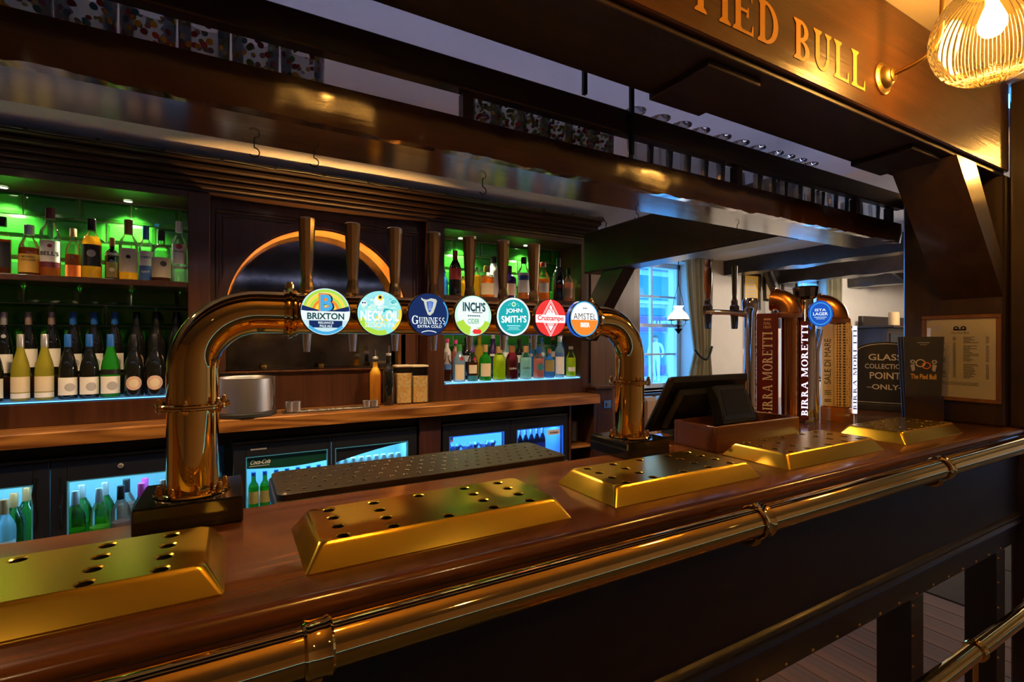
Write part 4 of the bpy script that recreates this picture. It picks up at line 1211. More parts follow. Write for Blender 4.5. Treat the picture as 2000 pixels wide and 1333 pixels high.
# ================================================================ BACK BAR
UY = 2.88                                              # front plane of the back-bar joinery
ct = tag(MB().prism([(2.7, 1.014), (2.7, 1.068), (2.706, 1.074), (3.165, 1.074), (3.165, 1.014)], -2.6, 2.235, 'counter_wood').build('back_counter'), 'oak back counter with bold grain along the rear wall', 'counter')
AX0, AX1 = -.107, 1.03
NL, NR = -.199, 2.207
sh = thing('back_bar', 'dark panelled back bar with two bottle niches and an arched mirror', 'cabinet', (0, 0, 0))
for a, b in ((NL, AX0), (AX1, 1.142), (NR, 2.262)):
    MB().box(a, b, UY, 3.158, 1.0745, 2.19, 'panel_wood', .003).build('pilaster', sh)
for a, b in ((-2.6, NL - .0005), (1.1425, NR - .0005)):
    MB().box(a, b, UY, 3.156, 1.0745, 1.176, 'panel_wood', .002).build('plinth', sh)
    MB().box(a, b, UY, 3.15, 2.155, 2.19, 'panel_wood', .002).build('head_board', sh)
    MB().box(a, b, UY - .008, 3.1585, 1.712, 1.738, 'panel_wood', .003).build('bottle_shelf', sh)
    MB().box(a, b, UY + .004, 3.155, 1.1765, 1.187, 'pane', .001).build('glass_shelf', sh)
    MB().box(a + .01, b - .01, UY + .001, UY + .0035, 1.181, 1.1855, 'blue_strip').build('light_strip', sh)
    MB().box(a + .003, b - .003, UY + .012, 3.036, 1.1871, 1.1886, 'shelf_glow_dim' if a < 0 else 'shelf_glow').build('added_glow_panel', sh)  # glowing sheet added on the glass shelf to light the bottles from below
    MB().box(a, b, 3.04, 3.155, 1.1875, 1.29 if a < 0 else 1.2, 'panel_wood', .002).build('riser', sh)
# arched mirror panel
PY = 2.985
ax0, ax1 = at(440, 600, PY).x, at(792, 600, PY).x; acx = (ax0 + ax1) / 2; ar = (ax1 - ax0) / 2
atop = at(640, 452, PY).z; azc = atop - ar; abot = at(640, 721, PY).z
arc = [(acx + ar * math.cos(a), azc + ar * math.sin(a)) for a in [PI * k / 28 for k in range(29)]]
mb = MB()
N2 = len(arc)
top = 2.19
vs = []; fs = []
for y in (PY, PY + .09):
    for x, z in arc: vs.append((x, y, z))
    for i in range(N2):                                # outer boundary matched to arc
        t = i / (N2 - 1)
        if t < .22: p = (AX1 + .04, azc + (top - azc) * t / .22)
        elif t > .78: p = (AX0 - .04, azc + (top - azc) * (1 - t) / .22)
        else: p = (AX1 + .04 + (AX0 - AX1 - .08) * (t - .22) / .56, top)
        vs.append((p[0], y, p[1]))
for i in range(N2 - 1):
    fs.append((i, i + 1, N2 + i + 1, N2 + i))
mb.add(vs, fs, 'panel_wood')
mb.box(AX0 - .04, ax0, PY, PY + .09, abot, azc, 'panel_wood'); mb.box(ax1, AX1 + .04, PY, PY + .09, abot, azc, 'panel_wood')
mb.build('arch_panel', sh)
MB().box(AX0, AX1, PY + .002, PY + .1, 1.0745, abot, 'panel_wood', .002).build('lower_panel', sh)
mb = MB(); o2 = 2 * N2
mb.add([(x, PY + .001, z) for x, z in arc] + [(x, PY + .16, z) for x, z in arc], [(i, i + 1, N2 + i + 1, N2 + i) for i in range(N2 - 1)], 'arch_wood')
mb.add([(ax0, PY + .001, abot), (ax0, PY + .16, abot), (ax0, PY + .16, azc), (ax0, PY + .001, azc)], [(0, 1, 2, 3)], 'arch_wood')
mb.add([(ax1, PY + .001, abot), (ax1, PY + .16, abot), (ax1, PY + .16, azc), (ax1, PY + .001, azc)], [(0, 1, 2, 3)], 'arch_wood')
mb.build('arch_reveal', sh)
MB().box(ax0 - .05, ax1 + .05, PY + .1605, PY + .168, abot - .01, atop + .05, 'old_mirror').build('mirror', sh)
mb = MB(); mb.ring(acx, azc, ar + .045, ar + .045, .035, 0, PI, PY - .014, PY + .004, 'panel_wood', 32); mb.build('arch_moulding', sh)
mb = MB(); mb.ring(acx, azc, ar + .012, ar + .012, .012, 0, PI, PY - .008, PY + .004, 'panel_wood', 32); mb.build('arch_bead', sh)
for (a, b, c, d) in ((AX0 + .02, AX1 - .02, 2.12, 2.138), (AX0 + .02, AX0 + .038, abot + .02, 2.1195), (AX1 - .038, AX1 - .02, abot + .02, 2.1195)):
    MB().box(a, b, PY - .012, PY + .002, c, d, 'panel_wood', .005).build('panel_moulding', sh)
for (a, b, c, d) in ((AX0 + .05, AX1 - .05, 2.10, 2.109), (AX0 + .05, AX0 + .059, 1.62, 2.0995), (AX1 - .059, AX1 - .05, 1.62, 2.0995)):
    MB().box(a, b, PY - .007, PY + .002, c, d, 'panel_wood', .003).build('panel_moulding', sh)
MB().box(AX0, AX1, PY - .02, PY + .16, abot - .012, abot, 'panel_wood', .004).build('mirror_ledge', sh)
for sx_ in (-.62, 0, .62):
    u_ = MB(Matrix.Translation((acx + sx_ * ar, PY + .07, abot + .0005))).lathe([(.014, 0), (.016, .004), (.016, .026), (.013, .026), (.013, .01), (0, .01)], 16, 'lamp_brass').build('mirror_uplight', sh)
    l = bpy.data.lights.new('uplight_beam', 'SPOT'); l.energy = 55; l.color = (1.0, .50, .12); l.spot_size = R(72); l.spot_blend = .4; l.shadow_soft_size = .006
    o = bpy.data.objects.new('uplight_beam', l); COL.objects.link(o); o.parent = sh; o.location = (acx + sx_ * ar, PY + .07, abot + .03); o.rotation_euler = (PI - R(9), R(0), 0)
# cornice
cp = [(3.16, 2.19), (UY - .012, 2.19), (UY - .012, 2.205), (UY - .03, 2.212), (UY - .034, 2.222), (UY - .03, 2.23), (UY - .05, 2.236), (UY - .056, 2.248), (UY - .05, 2.258), (UY - .075, 2.264), (UY - .082, 2.278), (UY - .076, 2.29),
      (UY - .11, 2.298), (UY - .118, 2.31), (UY - .112, 2.322), (UY - .15, 2.328), (UY - .15, 2.35), (3.16, 2.35)]
cp = [(y_, 2.19 + (z_ - 2.19) * .85) for y_, z_ in cp]
MB().prism(cp, -2.6, 2.30, 'dark_oak').build('cornice', sh, sharp=25)
# cable clipped along the cornice
cb = thing('cable', 'thin cable clipped along the top of the cornice', 'cable', (0, 0, 0))
pts = [(-2.0 + .06 * i, UY - .156, 2.316 + .004 * noise1(i * .8)) for i in range(71)] + [(2.27, UY - .16, 2.33), (2.31, UY - .16, 2.29), (2.3, UY - .15, 2.2), (2.285, UY - .12, 2.12)]
MB().tube(pts, .004, 8, 'cable').build('lead', cb)
for i in range(18): MB().box(-1.9 + .23 * i, -1.885 + .23 * i, UY - .163, UY - .150, 2.309, 2.324, 'iron', .001).build('clip', cb)
# downlights in the niche heads
ld = None
def led(x, power, label):
    t = tag(MB(Matrix.Rotation(PI, 4, 'X')).lathe([(.022, 0), (.022, .004), (.018, .0055)], 20, 'cap_silver', caps=False).lathe([(.0175, .004), (0, .004)], 20, 'green_led').build('downlight', None, (x, 3.095, 2.1548)), label, 'light', 'recessed downlights over the bottle niches')
    l = bpy.data.lights.new('downlight_beam', 'SPOT'); l.energy = power; l.color = (.92, 1.0, .62); l.spot_size = R(118); l.spot_blend = .7; l.shadow_soft_size = .015
    o = bpy.data.objects.new('downlight_beam', l); COL.objects.link(o); o.parent = t; o.location = (0, 0, -.012); o.rotation_euler = (R(-8), 0, 0)
LEDP = 42.0
for px, lab in ((-120, 'downlight in the left niche head, beyond the picture edge'), (5, 'downlight in the left niche head, far left'), (250, 'downlight in the left niche head near the dark pilaster')):
    led(at(px, 375, 3.095).x, LEDP, lab)
for px, lab in ((900, 'left downlight in the right bottle niche head'), (1027, 'right downlight in the right bottle niche head')):
    led(at(px, 460, 3.095).x, LEDP, lab)
# strip lights under the lower glass shelves (blue)
def area(name, loc, rot, sx, sy, e, col, parent=None):
    l = bpy.data.lights.new(name, 'AREA'); l.shape = 'RECTANGLE'; l.size = sx; l.size_y = sy; l.energy = e; l.color = col
    o = bpy.data.objects.new(name, l); COL.objects.link(o); o.location = loc; o.rotation_euler = rot
    if parent: o.parent = parent
    return o

# right-hand end of the back bar: end panel, notice, small cabinet
en = thing('end_cabinet', 'narrow dark cabinet with light switch at the end of back bar', 'cabinet', (0, 0, 0))
MB().box(2.27, 2.44, 2.80, 3.16, .0, 1.10, 'panel_wood', .003).build('cabinet_body', en)
MB().box(2.262, 2.46, 2.78, 3.16, 1.1005, 1.12, 'panel_wood', .003).build('cabinet_top', en)
p = at(1185, 790, 2.80)
MB().box(p.x - .035, p.x + .035, 2.79, 2.7995, p.z - .03, p.z + .03, 'dark_chrome', .002).build('switch_plate', en)
MB().box(p.x - .012, p.x + .012, 2.783, 2.7898, p.z - .012, p.z + .012, 'brass_cast', .002).build('switch', en)
ew = thing('wood_partition', 'tall reddish wooden panel between back bar and window', 'panel', (0, 0, 0))
MB().box(2.47, 3.0, 3.10, 3.155, 0, 2.3, 'cabinet_wood', .003).build('panel_board', ew)
MB().box(2.265, 2.465, 3.11, 3.155, 1.1205, 2.3, 'panel_wood', .003).build('panel_board', ew)
nt_ = thing('paper_notice', 'pale printed notice on the panel right of the lit bottles', 'notice', (0, 0, 0))
p0, p1 = at(1152, 655, 3.1095), at(1176, 715, 3.1095)
MB().box(p0.x, p1.x + .03, 3.1065, 3.1092, p1.z, p0.z, 'paper').build('sheet', nt_)
mb = MB()
for k in range(9): mb.box(p0.x + .02, p1.x + .0, 3.106, 3.1064, p0.z - .04 - .018 * k, p0.z - .037 - .018 * k, 'label_grey')
mb.build('print', nt_)
# cross beam and strut over the gap
cbm = thing('cross_beam', 'dark beam running back from the gantry to the rear wall', 'beam', (0, 0, 0))
MB().box(2.08, 2.25, 1.3455, 3.09, 1.915, 2.19, 'dark_oak', .006).build('beam_timber', cbm) if False else MB().box(2.10, 2.26, 1.3135, 2.715, 1.915, 2.19, 'dark_oak', .006).build('beam_timber', cbm)
stt = thing('strut', 'dark diagonal strut under the cross beam by the window', 'brace', (0, 0, 0))
MB().prism([(2.36, 1.914), (2.56, 1.914), (2.80, 1.62), (2.80, 1.45), (2.74, 1.45)], 2.14, 2.24, 'dark_oak_v', 'x').build('strut_timber', stt)

# ================================================================ BOTTLES
# profiles: list of (radius fraction, height fraction)
SHAPE = {
    'wine': [(0, 0), (.94, 0), (1, .015), (1, .58), (.97, .63), (.82, .69), (.55, .755), (.40, .80), (.36, .84), (.35, .93)],
    'burgundy': [(0, 0), (.94, 0), (1, .015), (1, .42), (.97, .48), (.82, .58), (.58, .68), (.42, .76), (.36, .83), (.35, .93)],
    'spirit': [(0, 0), (.95, 0), (1, .015), (1, .56), (.97, .61), (.80, .68), (.52, .74), (.42, .78), (.40, .93)],
    'square': [(0, 0), (.93, 0), (1, .02), (1, .60), (.96, .655), (.75, .70), (.45, .73), (.40, .76), (.40, .93)],
    'squat': [(0, 0), (.93, 0), (1, .02), (1, .53), (.97, .60), (.85, .66), (.55, .71), (.36, .735), (.34, .93)],
    'tall': [(0, 0), (.95, 0), (1, .01), (1, .62), (.95, .67), (.72, .72), (.48, .77), (.42, .82), (.42, .95)],
    'dumpy': [(0, 0), (.95, 0), (1, .03), (1, .48), (.92, .58), (.70, .68), (.45, .74), (.40, .78), (.40, .93)],
    'milk': [(0, 0), (.95, 0), (1, .02), (1, .55), (.96, .62), (.75, .72), (.5, .79), (.42, .84), (.42, .94)],
}
def bottle(name, label, X, Y, Z, H, r, shape='spirit', glass='bottle_clear', liq=None, lvl=.5, cap='cap_black', caph=.11, capr=1.12,
           labels=(), texts=(), group=None, sq=0.0, seg=24, face=None, extra=None):
    """labels: (z0, z1, half angle, material[, radius factor]); texts: (string, z, height, width, material)"""
    t = thing(name, label, 'bottle', (X, Y, Z), 0, group)
    face = math.atan2(X, Y) * -.75 if face is None else face
    M = Matrix.Rotation(face, 4, 'Z')
    P = SHAPE[shape]
    MB(M).lathe([(a * r, b * H) for a, b in P], seg, glass, sq=sq).build('glass_body', t)
    if liq:
        q = []
        for a, b in P:
            if b <= lvl: q.append((max(0, a * r * .93), .006 + b * H * .985))
        last = q[-1][0]; q += [(last, .006 + lvl * H), (0, .006 + lvl * H)]
        MB(M).lathe(q, seg, liq, caps=False, sq=sq).build('liquid', t)
    rn = P[-1][0] * r; z0 = P[-1][1] * H
    zc = min(z0, H * (1 - caph))
    MB().lathe([(rn * capr, zc), (rn * capr * 1.02, zc + .003), (rn * capr, H - .002), (rn * capr * .92, H), (0, H)], 18, cap).build('cap', t)
    for lb in labels:
        z0, z1, ha, mt = lb[:4]; k = lb[4] if len(lb) > 4 else 1.012
        n = 10; vs = []; fs = []
        for i in range(n + 1):
            a = -ha + 2 * ha * i / n
            x, y = math.sin(a), -math.cos(a)
            if sq:
                kk = 1.0 / max(abs(x), abs(y)); kk = 1 + (kk - 1) * sq; x *= kk; y *= kk
            vs += [(r * k * x, r * k * y, z0 * H), (r * k * x, r * k * y, z1 * H)]
        for i in range(n): fs.append((2 * i, 2 * i + 2, 2 * i + 3, 2 * i + 1))
        MB(M).add(vs, fs, mt).build('label', t, recalc=False)
    if texts:
        mb = MB(M)
        for s, z, h, w, mt in texts:
            letters(mb, s, 0, z * H, h, 0, mt, w=w, bold=.02, bend=r * 1.03)
        mb.build('lettering', t, recalc=False)
    if extra: extra(t, r, H, M)
    return t
def roundel(t, r, H, M, z=.45, rad=.4, mt='label_cream', x=0.0, k=1.02):
    n = 20; rings = 5; mb = MB(M); P = [(x, z * H)]; fs = [(0, i + 1, (i + 1) % n + 1) for i in range(n)]
    for q in range(1, rings + 1):
        P += [(x + rad * r * q / rings * math.cos(2 * PI * i / n), z * H + rad * r * q / rings * math.sin(2 * PI * i / n)) for i in range(n)]
        if q < rings: fs += [(1 + (q - 1) * n + i, 1 + q * n + i, 1 + q * n + (i + 1) % n, 1 + (q - 1) * n + (i + 1) % n) for i in range(n)]
    mb.add([(r * k * math.sin(a / r), -r * k * math.cos(a / r), b) for a, b in P], fs, mt).build('label', t, recalc=False)
def rnd_ex(**kw):
    return lambda t, r, H, M: roundel(t, r, H, M, **kw)
def put(name, label, px, ytop, wpx, Y, Z, **kw):
    p = at(px, ytop, Y); D = depth(p); th = math.atan((px - 1000) / F)
    return bottle(name, label, p.x, Y, Z, p.z - Z, wpx * D / F / 2 * math.cos(th) * .97, **kw)

SZ = 1.7385; Y1 = 2.955
g = 'spirits on the left wooden shelf'
A = 1.15
put('whiskey_bottle', 'square whiskey bottle with black label at the left picture edge', 6, 424, 36, Y1, SZ, shape='square', sq=.7, liq='dark_amber', lvl=.58, cap='cap_black', caph=.17, labels=((.12, .56, .75, 'label_black'),), texts=(('WHISKEY', .42, .010, .05, 'label_white'),) if False else (), group=g)
put('whisky_bottle', 'amber whisky bottle with an orange yellow label and grey stopper', 57, 440, 46, Y1, SZ, shape='dumpy', liq='dark_amber', lvl=.52, cap='cap_silver', caph=.2, capr=1.2, labels=((.06, .42, A, 'label_yellow'),), texts=(('MONKEY', .36, .008, .045, 'ink'), ('SHOULDER', .30, .008, .05, 'ink')), group=g)
put('whisky_bottle', 'tall clear whisky bottle with white label and maroon cap', 98, 407, 44, Y1, SZ, shape='tall', liq='amber', lvl=.24, cap='cap_maroon', caph=.16, labels=((.21, .52, A, 'label_white'), (.13, .21, A, 'label_maroon')), texts=(("BELL'S", .33, .019, .072, 'ink'),), group=g, extra=rnd_ex(z=.44, rad=.22, mt='ink_red', k=1.03))
put('bourbon_bottle', 'dark amber bottle with low orange label behind the golden whisky', 143, 447, 34, Y1 + .05, SZ, shape='dumpy', liq='dark_amber', lvl=.46, cap='cap_cork', caph=.16, labels=((.03, .27, A, 'label_orange'),), group=g)
put('whisky_bottle', 'golden whisky bottle with a black label and roundel', 179, 428, 42, Y1 - .01, SZ, shape='spirit', liq='gold', lvl=.68, cap='cap_black', caph=.20, labels=((.20, .56, A, 'label_black'),), group=g, extra=rnd_ex(z=.41, rad=.45, mt='label_grey', k=1.03))
put('rum_bottle', 'squat black bottle with grey shoulders and olive label', 219, 465, 30, Y1 + .02, SZ, shape='squat', glass='bottle_dark', cap='cap_brown', caph=.2, labels=((.06, .42, .9, 'label_olive'), (.5, .64, 1.4, 'label_grey', .98)), group=g, extra=rnd_ex(z=.24, rad=.36, mt='label_cream', k=1.03))
put('rum_bottle', 'clear rum bottle with cream label and brown wooden cap', 251, 430, 40, Y1, SZ, shape='spirit', liq='gold', lvl=.2, cap='cap_brown', caph=.24, labels=((.13, .52, A, 'label_cream'),), texts=(('SAILOR', .47, .009, .06, 'ink'), ('SPICED', .22, .006, .04, 'ink_red')) if False else (), group=g, extra=rnd_ex(z=.38, rad=.24, mt='ink', k=1.03))
put('rum_bottle', 'slim bottle with white and blue label and blue cap', 285, 442, 30, Y1 + .01, SZ, shape='spirit', liq='water', lvl=.5, cap='cap_blue', caph=.24, labels=((.28, .54, A, 'label_white'), (.02, .28, A, 'label_blue')), texts=(("LAMB'S", .43, .012, .042, 'label_blue'), ('NAVY', .17, .011, .034, 'label_white')), group=g)
def loops(t, r, H, M):
    for s in (-1, 1):
        pts = [(s * (r * .5 + .016 * math.sin(a)), 0, H * .64 + .018 * math.cos(a)) for a in [PI * k / 8 for k in range(9)]]
        MB(M).tube(pts, .004, 8, 'bottle_clear').build('glass_loop', t)
    roundel(t, r, H, M, .34, .34, 'ink', .25 * r, 1.03)
put('rum_bottle', 'round-shouldered bottle with two glass loops and black print', 315, 450, 40, Y1 - .01, SZ, shape='squat', liq='dark_amber', lvl=.1, cap='cap_black', caph=.2, labels=((.08, .46, 1.25, 'label_cream'),), group=g, extra=loops)
put('rum_bottle', 'clear rum bottle with red dot, white cap, against the pilaster', 350, 433, 32, Y1 - .01, SZ, shape='tall', liq='water', lvl=.55, cap='cap_white', caph=.18, labels=((.30, .62, A, 'label_white'), (.22, .26, A, 'label_grey')), texts=(('BACARDI', .50, .010, .042, 'ink'),), group=g, extra=rnd_ex(z=.58, rad=.42, mt='label_red', k=1.03))

# wines: front row on the lit glass shelf, back row on the riser behind
WZ = 1.1888; WY = 2.935; g = 'wine bottles on the lit left shelf'
def wine(px, ytop, Y, Z, label, kind, grp):
    w = 41 if Y < 3 else 38
    if kind == 'white': kw = dict(shape='burgundy', glass='bottle_olive', cap='cap_silver', caph=.2, labels=((.13, .36, 1.3, 'label_cream'), (.04, .115, 1.3, 'label_white')), texts=(('VISTAEAGLE', .27, .008, .05, 'ink'),) if False else ())
    elif kind == 'white_back': kw = dict(shape='burgundy', glass='bottle_dark', cap='cap_rose', caph=.2, labels=((.13, .42, 1.3, 'label_white'),))
    elif kind == 'blue': kw = dict(shape='burgundy', glass='bottle_dark', cap='cap_blue', caph=.2, labels=((.06, .33, 1.25, 'label_white'),), extra=rnd_ex(z=.18, rad=.55, mt='label_grey', x=.008, k=1.02))
    elif kind == 'bluegreen': kw = dict(shape='burgundy', glass='bottle_bright_green', cap='cap_blue', caph=.2, labels=((.06, .33, 1.25, 'label_white'), (.36, .44, 1.5, 'label_black')), extra=rnd_ex(z=.18, rad=.55, mt='label_grey', x=.008, k=1.02))
    elif kind == 'round': kw = dict(shape='burgundy', glass='bottle_dark', cap='cap_black', caph=.28, extra=lambda t, r, H, M: (roundel(t, r, H, M, .21, .86, 'label_pink', 0, 1.015), roundel(t, r, H, M, .21, .5, 'label_cream', 0, 1.03)))
    elif kind == 'edge': kw = dict(shape='burgundy', glass='bottle_dark', cap='cap_silver', caph=.2, labels=((.05, .34, 1.25, 'label_white'),), extra=rnd_ex(z=.62, rad=.3, mt='label_grey', k=.95))
    return put('wine_bottle', label, px, ytop, w, Y, Z, group=grp, **kw)
for px, k, lab in ((-12, 'edge', 'dark wine bottle with white label cut by the left picture edge'), (40, 'white', 'olive white wine bottle, left of the cream-labelled pair'), (87, 'white', 'olive white wine bottle, right of the cream-labelled pair'),
                   (133, 'blue', 'dark wine bottle with blue cap, first of front row'), (175, 'blue', 'dark wine bottle with blue cap, second of front row'), (216, 'bluegreen', 'bright green wine bottle with blue cap in the front row'),
                   (262, 'round', 'dark bottle with round pink label, left of the front pair'), (303, 'round', 'dark bottle with round pink label beside the brass column')):
    wine(px, 653, WY, WZ, lab, k, g)
g = 'wine bottles on the riser behind'
for px, k, lab in ((8, 'edge', 'dark wine bottle in the back row at the left picture edge'), (56, 'white_back', 'back row bottle with silver pink cap, left one'), (101, 'white_back', 'back row bottle with silver pink cap, right one'),
                   (143, 'blue', 'back row bottle with blue cap, left of three'), (184, 'blue', 'back row bottle with blue cap, middle of three'), (224, 'blue', 'back row bottle with blue cap, right of three'),
                   (267, 'round', 'back row black-capped bottle, left of three'), (306, 'round', 'back row black-capped bottle, middle of three'), (345, 'round', 'back row black-capped bottle, right of three')):
    wine(px, 610, 3.09, 1.2905, lab, k, g)

# right niche, upper shelf
g = 'spirits on the right upper shelf'; Y2 = 2.955
put('liqueur_bottle', 'small blue bottle at the left end of the right niche', 867, 528, 16, Y2 + .03, SZ, shape='spirit', glass='bottle_blue', cap='cap_blue', group=g)
put('aperitif_bottle', 'tall dark bottle with red label and red cap', 889, 490, 25, Y2, SZ, shape='wine', glass='bottle_dark', cap='cap_red', caph=.2, labels=((.36, .60, 1.3, 'label_red'),), group=g)
put('liqueur_bottle', 'yellow liqueur bottle just left of the fifth tap lever', 906, 540, 20, Y2 + .02, SZ, shape='spirit', liq='gold', lvl=.8, cap='cap_gold', group=g)
put('liqueur_bottle', 'yellow liqueur bottle just right of the fifth tap lever', 930, 522, 18, Y2 + .06, SZ, shape='tall', liq='gold', lvl=.7, cap='cap_green', group=g)
put('liqueur_bottle', 'amber square bottle with cream label and gold cap', 951, 520, 30, Y2 - .02, SZ, shape='square', sq=.5, liq='amber', lvl=.6, cap='cap_gold', caph=.2, labels=((.08, .44, .9, 'label_cream'),), group=g)
put('coconut_bottle', 'white bottle standing behind the amber square bottle', 964, 502, 28, Y2 + .08, SZ, shape='tall', glass='ceramic_white', cap='cap_black', caph=.16, group=g)
put('liqueur_bottle', 'dark purple bottle with a grey pink label', 995, 520, 28, Y2, SZ, shape='squat', glass='bottle_purple', cap='cap_black', caph=.2, labels=((.1, .45, 1.1, 'label_pink'),), group=g)
put('liqueur_bottle', 'bottle with white and navy label, orange liquid below', 1023, 503, 25, Y2, SZ, shape='tall', liq='amber', lvl=.3, cap='cap_black', caph=.15, labels=((.16, .62, 1.2, 'label_white'), (.45, .56, 1.0, 'label_blue', 1.02)), group=g)
put('liqueur_bottle', 'clear bottle of amber spirit with red cap and white label', 1061, 513, 26, Y2, SZ, shape='spirit', liq='amber', lvl=.55, cap='cap_red', caph=.12, labels=((.2, .45, .8, 'label_white'),), group=g)
put('liqueur_bottle', 'slim black bottle with small red seal', 1091, 505, 24, Y2 - .02, SZ, shape='wine', glass='bottle_dark', cap='cap_black', caph=.2, group=g, extra=rnd_ex(z=.34, rad=.35, mt='label_red'))
put('liqueur_bottle', 'small rosy brown bottle with dark cap by the niche side', 1110, 525, 20, Y2 - .01, SZ, shape='spirit', glass='bottle_clear', liq='rose', lvl=.55, cap='cap_black', caph=.2, labels=((.1, .4, 1.0, 'label_pink'),), group=g)

# right niche, lit gin shelf
g = 'gins in the front row of the lit shelf'; Y3 = 2.93
put('gin_bottle', 'small clear bottle with a dark lower half at the left end', 873, 688, 19, Y3, WZ, shape='spirit', liq='dark_amber', lvl=.42, cap='cap_silver', labels=((.42, .6, 1.2, 'label_blue'),), group=g)
def seal(t, r, H, M): roundel(t, r, H, M, .62, .32, 'label_red', .35 * r, 1.02)
put('gin_bottle', 'clear gin bottle with green cap, cream label and red seal', 897, 673, 25, Y3, WZ, shape='dumpy', glass='bottle_ltblue', cap='cap_green', caph=.18, labels=((.05, .46, .8, 'label_cream'),), group=g, extra=seal)
put('gin_bottle', 'dark gin bottle with purple cap, cream label and red seal', 923, 676, 22, Y3, WZ, shape='dumpy', liq='dark_amber', lvl=.5, cap='cap_purple', caph=.18, labels=((.22, .46, .8, 'label_cream'), (.0, .16, 1.2, 'label_teal')), group=g, extra=seal)
put('gin_bottle', 'bright green gin bottle with a cream label', 948, 674, 25, Y3, WZ, shape='squat', glass='bottle_bright_green', cap='cap_cork', caph=.2, labels=((.12, .48, .9, 'label_cream'),), group=g)
GB = dict(shape='milk', caph=.2)
put('gin_bottle', 'lime yellow gin bottle with cork stopper', 975, 677, 27, Y3, WZ, liq='lime', lvl=.72, cap='cap_cork', group=g, **GB)
put('gin_bottle', 'dark red gin bottle with white lettering', 1000, 676, 25.5, Y3, WZ, liq='ruby', lvl=.80, cap='cap_brown', texts=(('GIN', .33, .013, .05, 'label_white'),), group=g, **GB)
put('gin_bottle', 'pale mint gin bottle with cork and dark lettering', 1027, 676, 24.5, Y3, WZ, liq='mint', lvl=.62, cap='cap_cork', texts=(('GIN', .33, .013, .05, 'ink'),), group=g, **GB)
put('gin_bottle', 'pink gin bottle with a large teal circle', 1052, 678, 23, Y3, WZ, shape='spirit', liq='pink', lvl=.6, cap='cap_blue', caph=.2, group=g, extra=rnd_ex(z=.36, rad=.62, mt='label_teal', x=.012, k=1.02))
put('gin_bottle', 'blue gin bottle with amber label and brown stopper', 1073, 682, 21, Y3, WZ, shape='squat', glass='bottle_blue', cap='cap_brown', caph=.16, labels=((.22, .62, 1.1, 'label_olive'),), group=g)
put('gin_bottle', 'tall clear gin bottle with white and blue label', 1093, 657, 19, Y3, WZ, shape='tall', liq='water', lvl=.6, glass='bottle_ltblue', cap='cap_silver', caph=.14, labels=((.08, .50, 1.1, 'label_white'), (.44, .60, 1.2, 'label_blue', 1.0)), group=g)
put('gin_bottle', 'lime green bottle at the right end of the lit shelf', 1115, 677, 21, Y3, WZ, shape='milk', liq='lime', lvl=.6, cap='cap_silver', caph=.1, labels=((.18, .32, .7, 'label_white'),), group=g)
g = 'bottles in the back row of the lit shelf'; Y4 = 3.10; RZ_ = 1.2002
put('gin_bottle', 'pink gift carton bottle in the back row, far left', 873, 662, 17, Y4, RZ_, shape='tall', glass='ceramic_white', cap='cap_pink', labels=((.1, .6, 1.4, 'label_pink'),), group=g)
put('gin_bottle', 'rosy bottle next to the pink carton in the back row', 890, 664, 15, Y4, RZ_, shape='tall', liq='pink', lvl=.8, cap='cap_pink', group=g)
put('gin_bottle', 'dark bottle with a pale label behind the red seals', 911, 660, 20, Y4, RZ_, shape='spirit', glass='bottle_dark', cap='cap_black', labels=((.4, .55, .9, 'label_grey'),), group=g)
put('gin_bottle', 'golden yellow bottle in the back row', 936, 652, 22, Y4, RZ_, shape='squat', glass='bottle_olive', liq='gold', lvl=.6, cap='cap_gold', group=g)
put('gin_bottle', 'deep purple bottle in the back row', 963, 653, 20, Y4, RZ_, shape='spirit', glass='bottle_purple', cap='cap_silver', labels=((.48, .53, .8, 'label_white'),), group=g)
put('gin_bottle', 'smoky blue bottle with square white label in the back row', 988, 655, 22, Y4, RZ_, shape='dumpy', glass='bottle_ltblue', cap='cap_silver', labels=((.28, .58, .9, 'label_white'),), texts=(('CO', .44, .016, .035, 'ink'),), group=g)
put('gin_bottle', 'dark bottle with a pale slanted label in the back row', 1014, 662, 18, Y4, RZ_, shape='spirit', glass='bottle_dark', cap='cap_black', labels=((.35, .55, .9, 'label_cream'),), group=g)
put('gin_bottle', 'navy bottle with a pink round label in the back row', 1037, 662, 17, Y4, RZ_, shape='spirit', glass='bottle_blue', cap='cap_silver', group=g, extra=rnd_ex(z=.55, rad=.4, mt='label_pink'))
put('gin_bottle', 'pale blue bottle with a white oval label in the back row', 1059, 660, 17, Y4, RZ_, shape='spirit', glass='bottle_ltblue', cap='cap_blue', group=g, extra=rnd_ex(z=.55, rad=.5, mt='label_white'))
put('gin_bottle', 'pale bottle with red and white label in the back row', 1080, 657, 15, Y4, RZ_, shape='spirit', glass='bottle_clear', cap='cap_red', labels=((.45, .6, 1.0, 'label_pink'),), group=g)
put('gin_bottle', 'tall bright blue bottle at right of the back row', 1096, 652, 18, Y4, RZ_, shape='tall', glass='bottle_blue', liq='water', lvl=.3, cap='cap_silver', group=g)

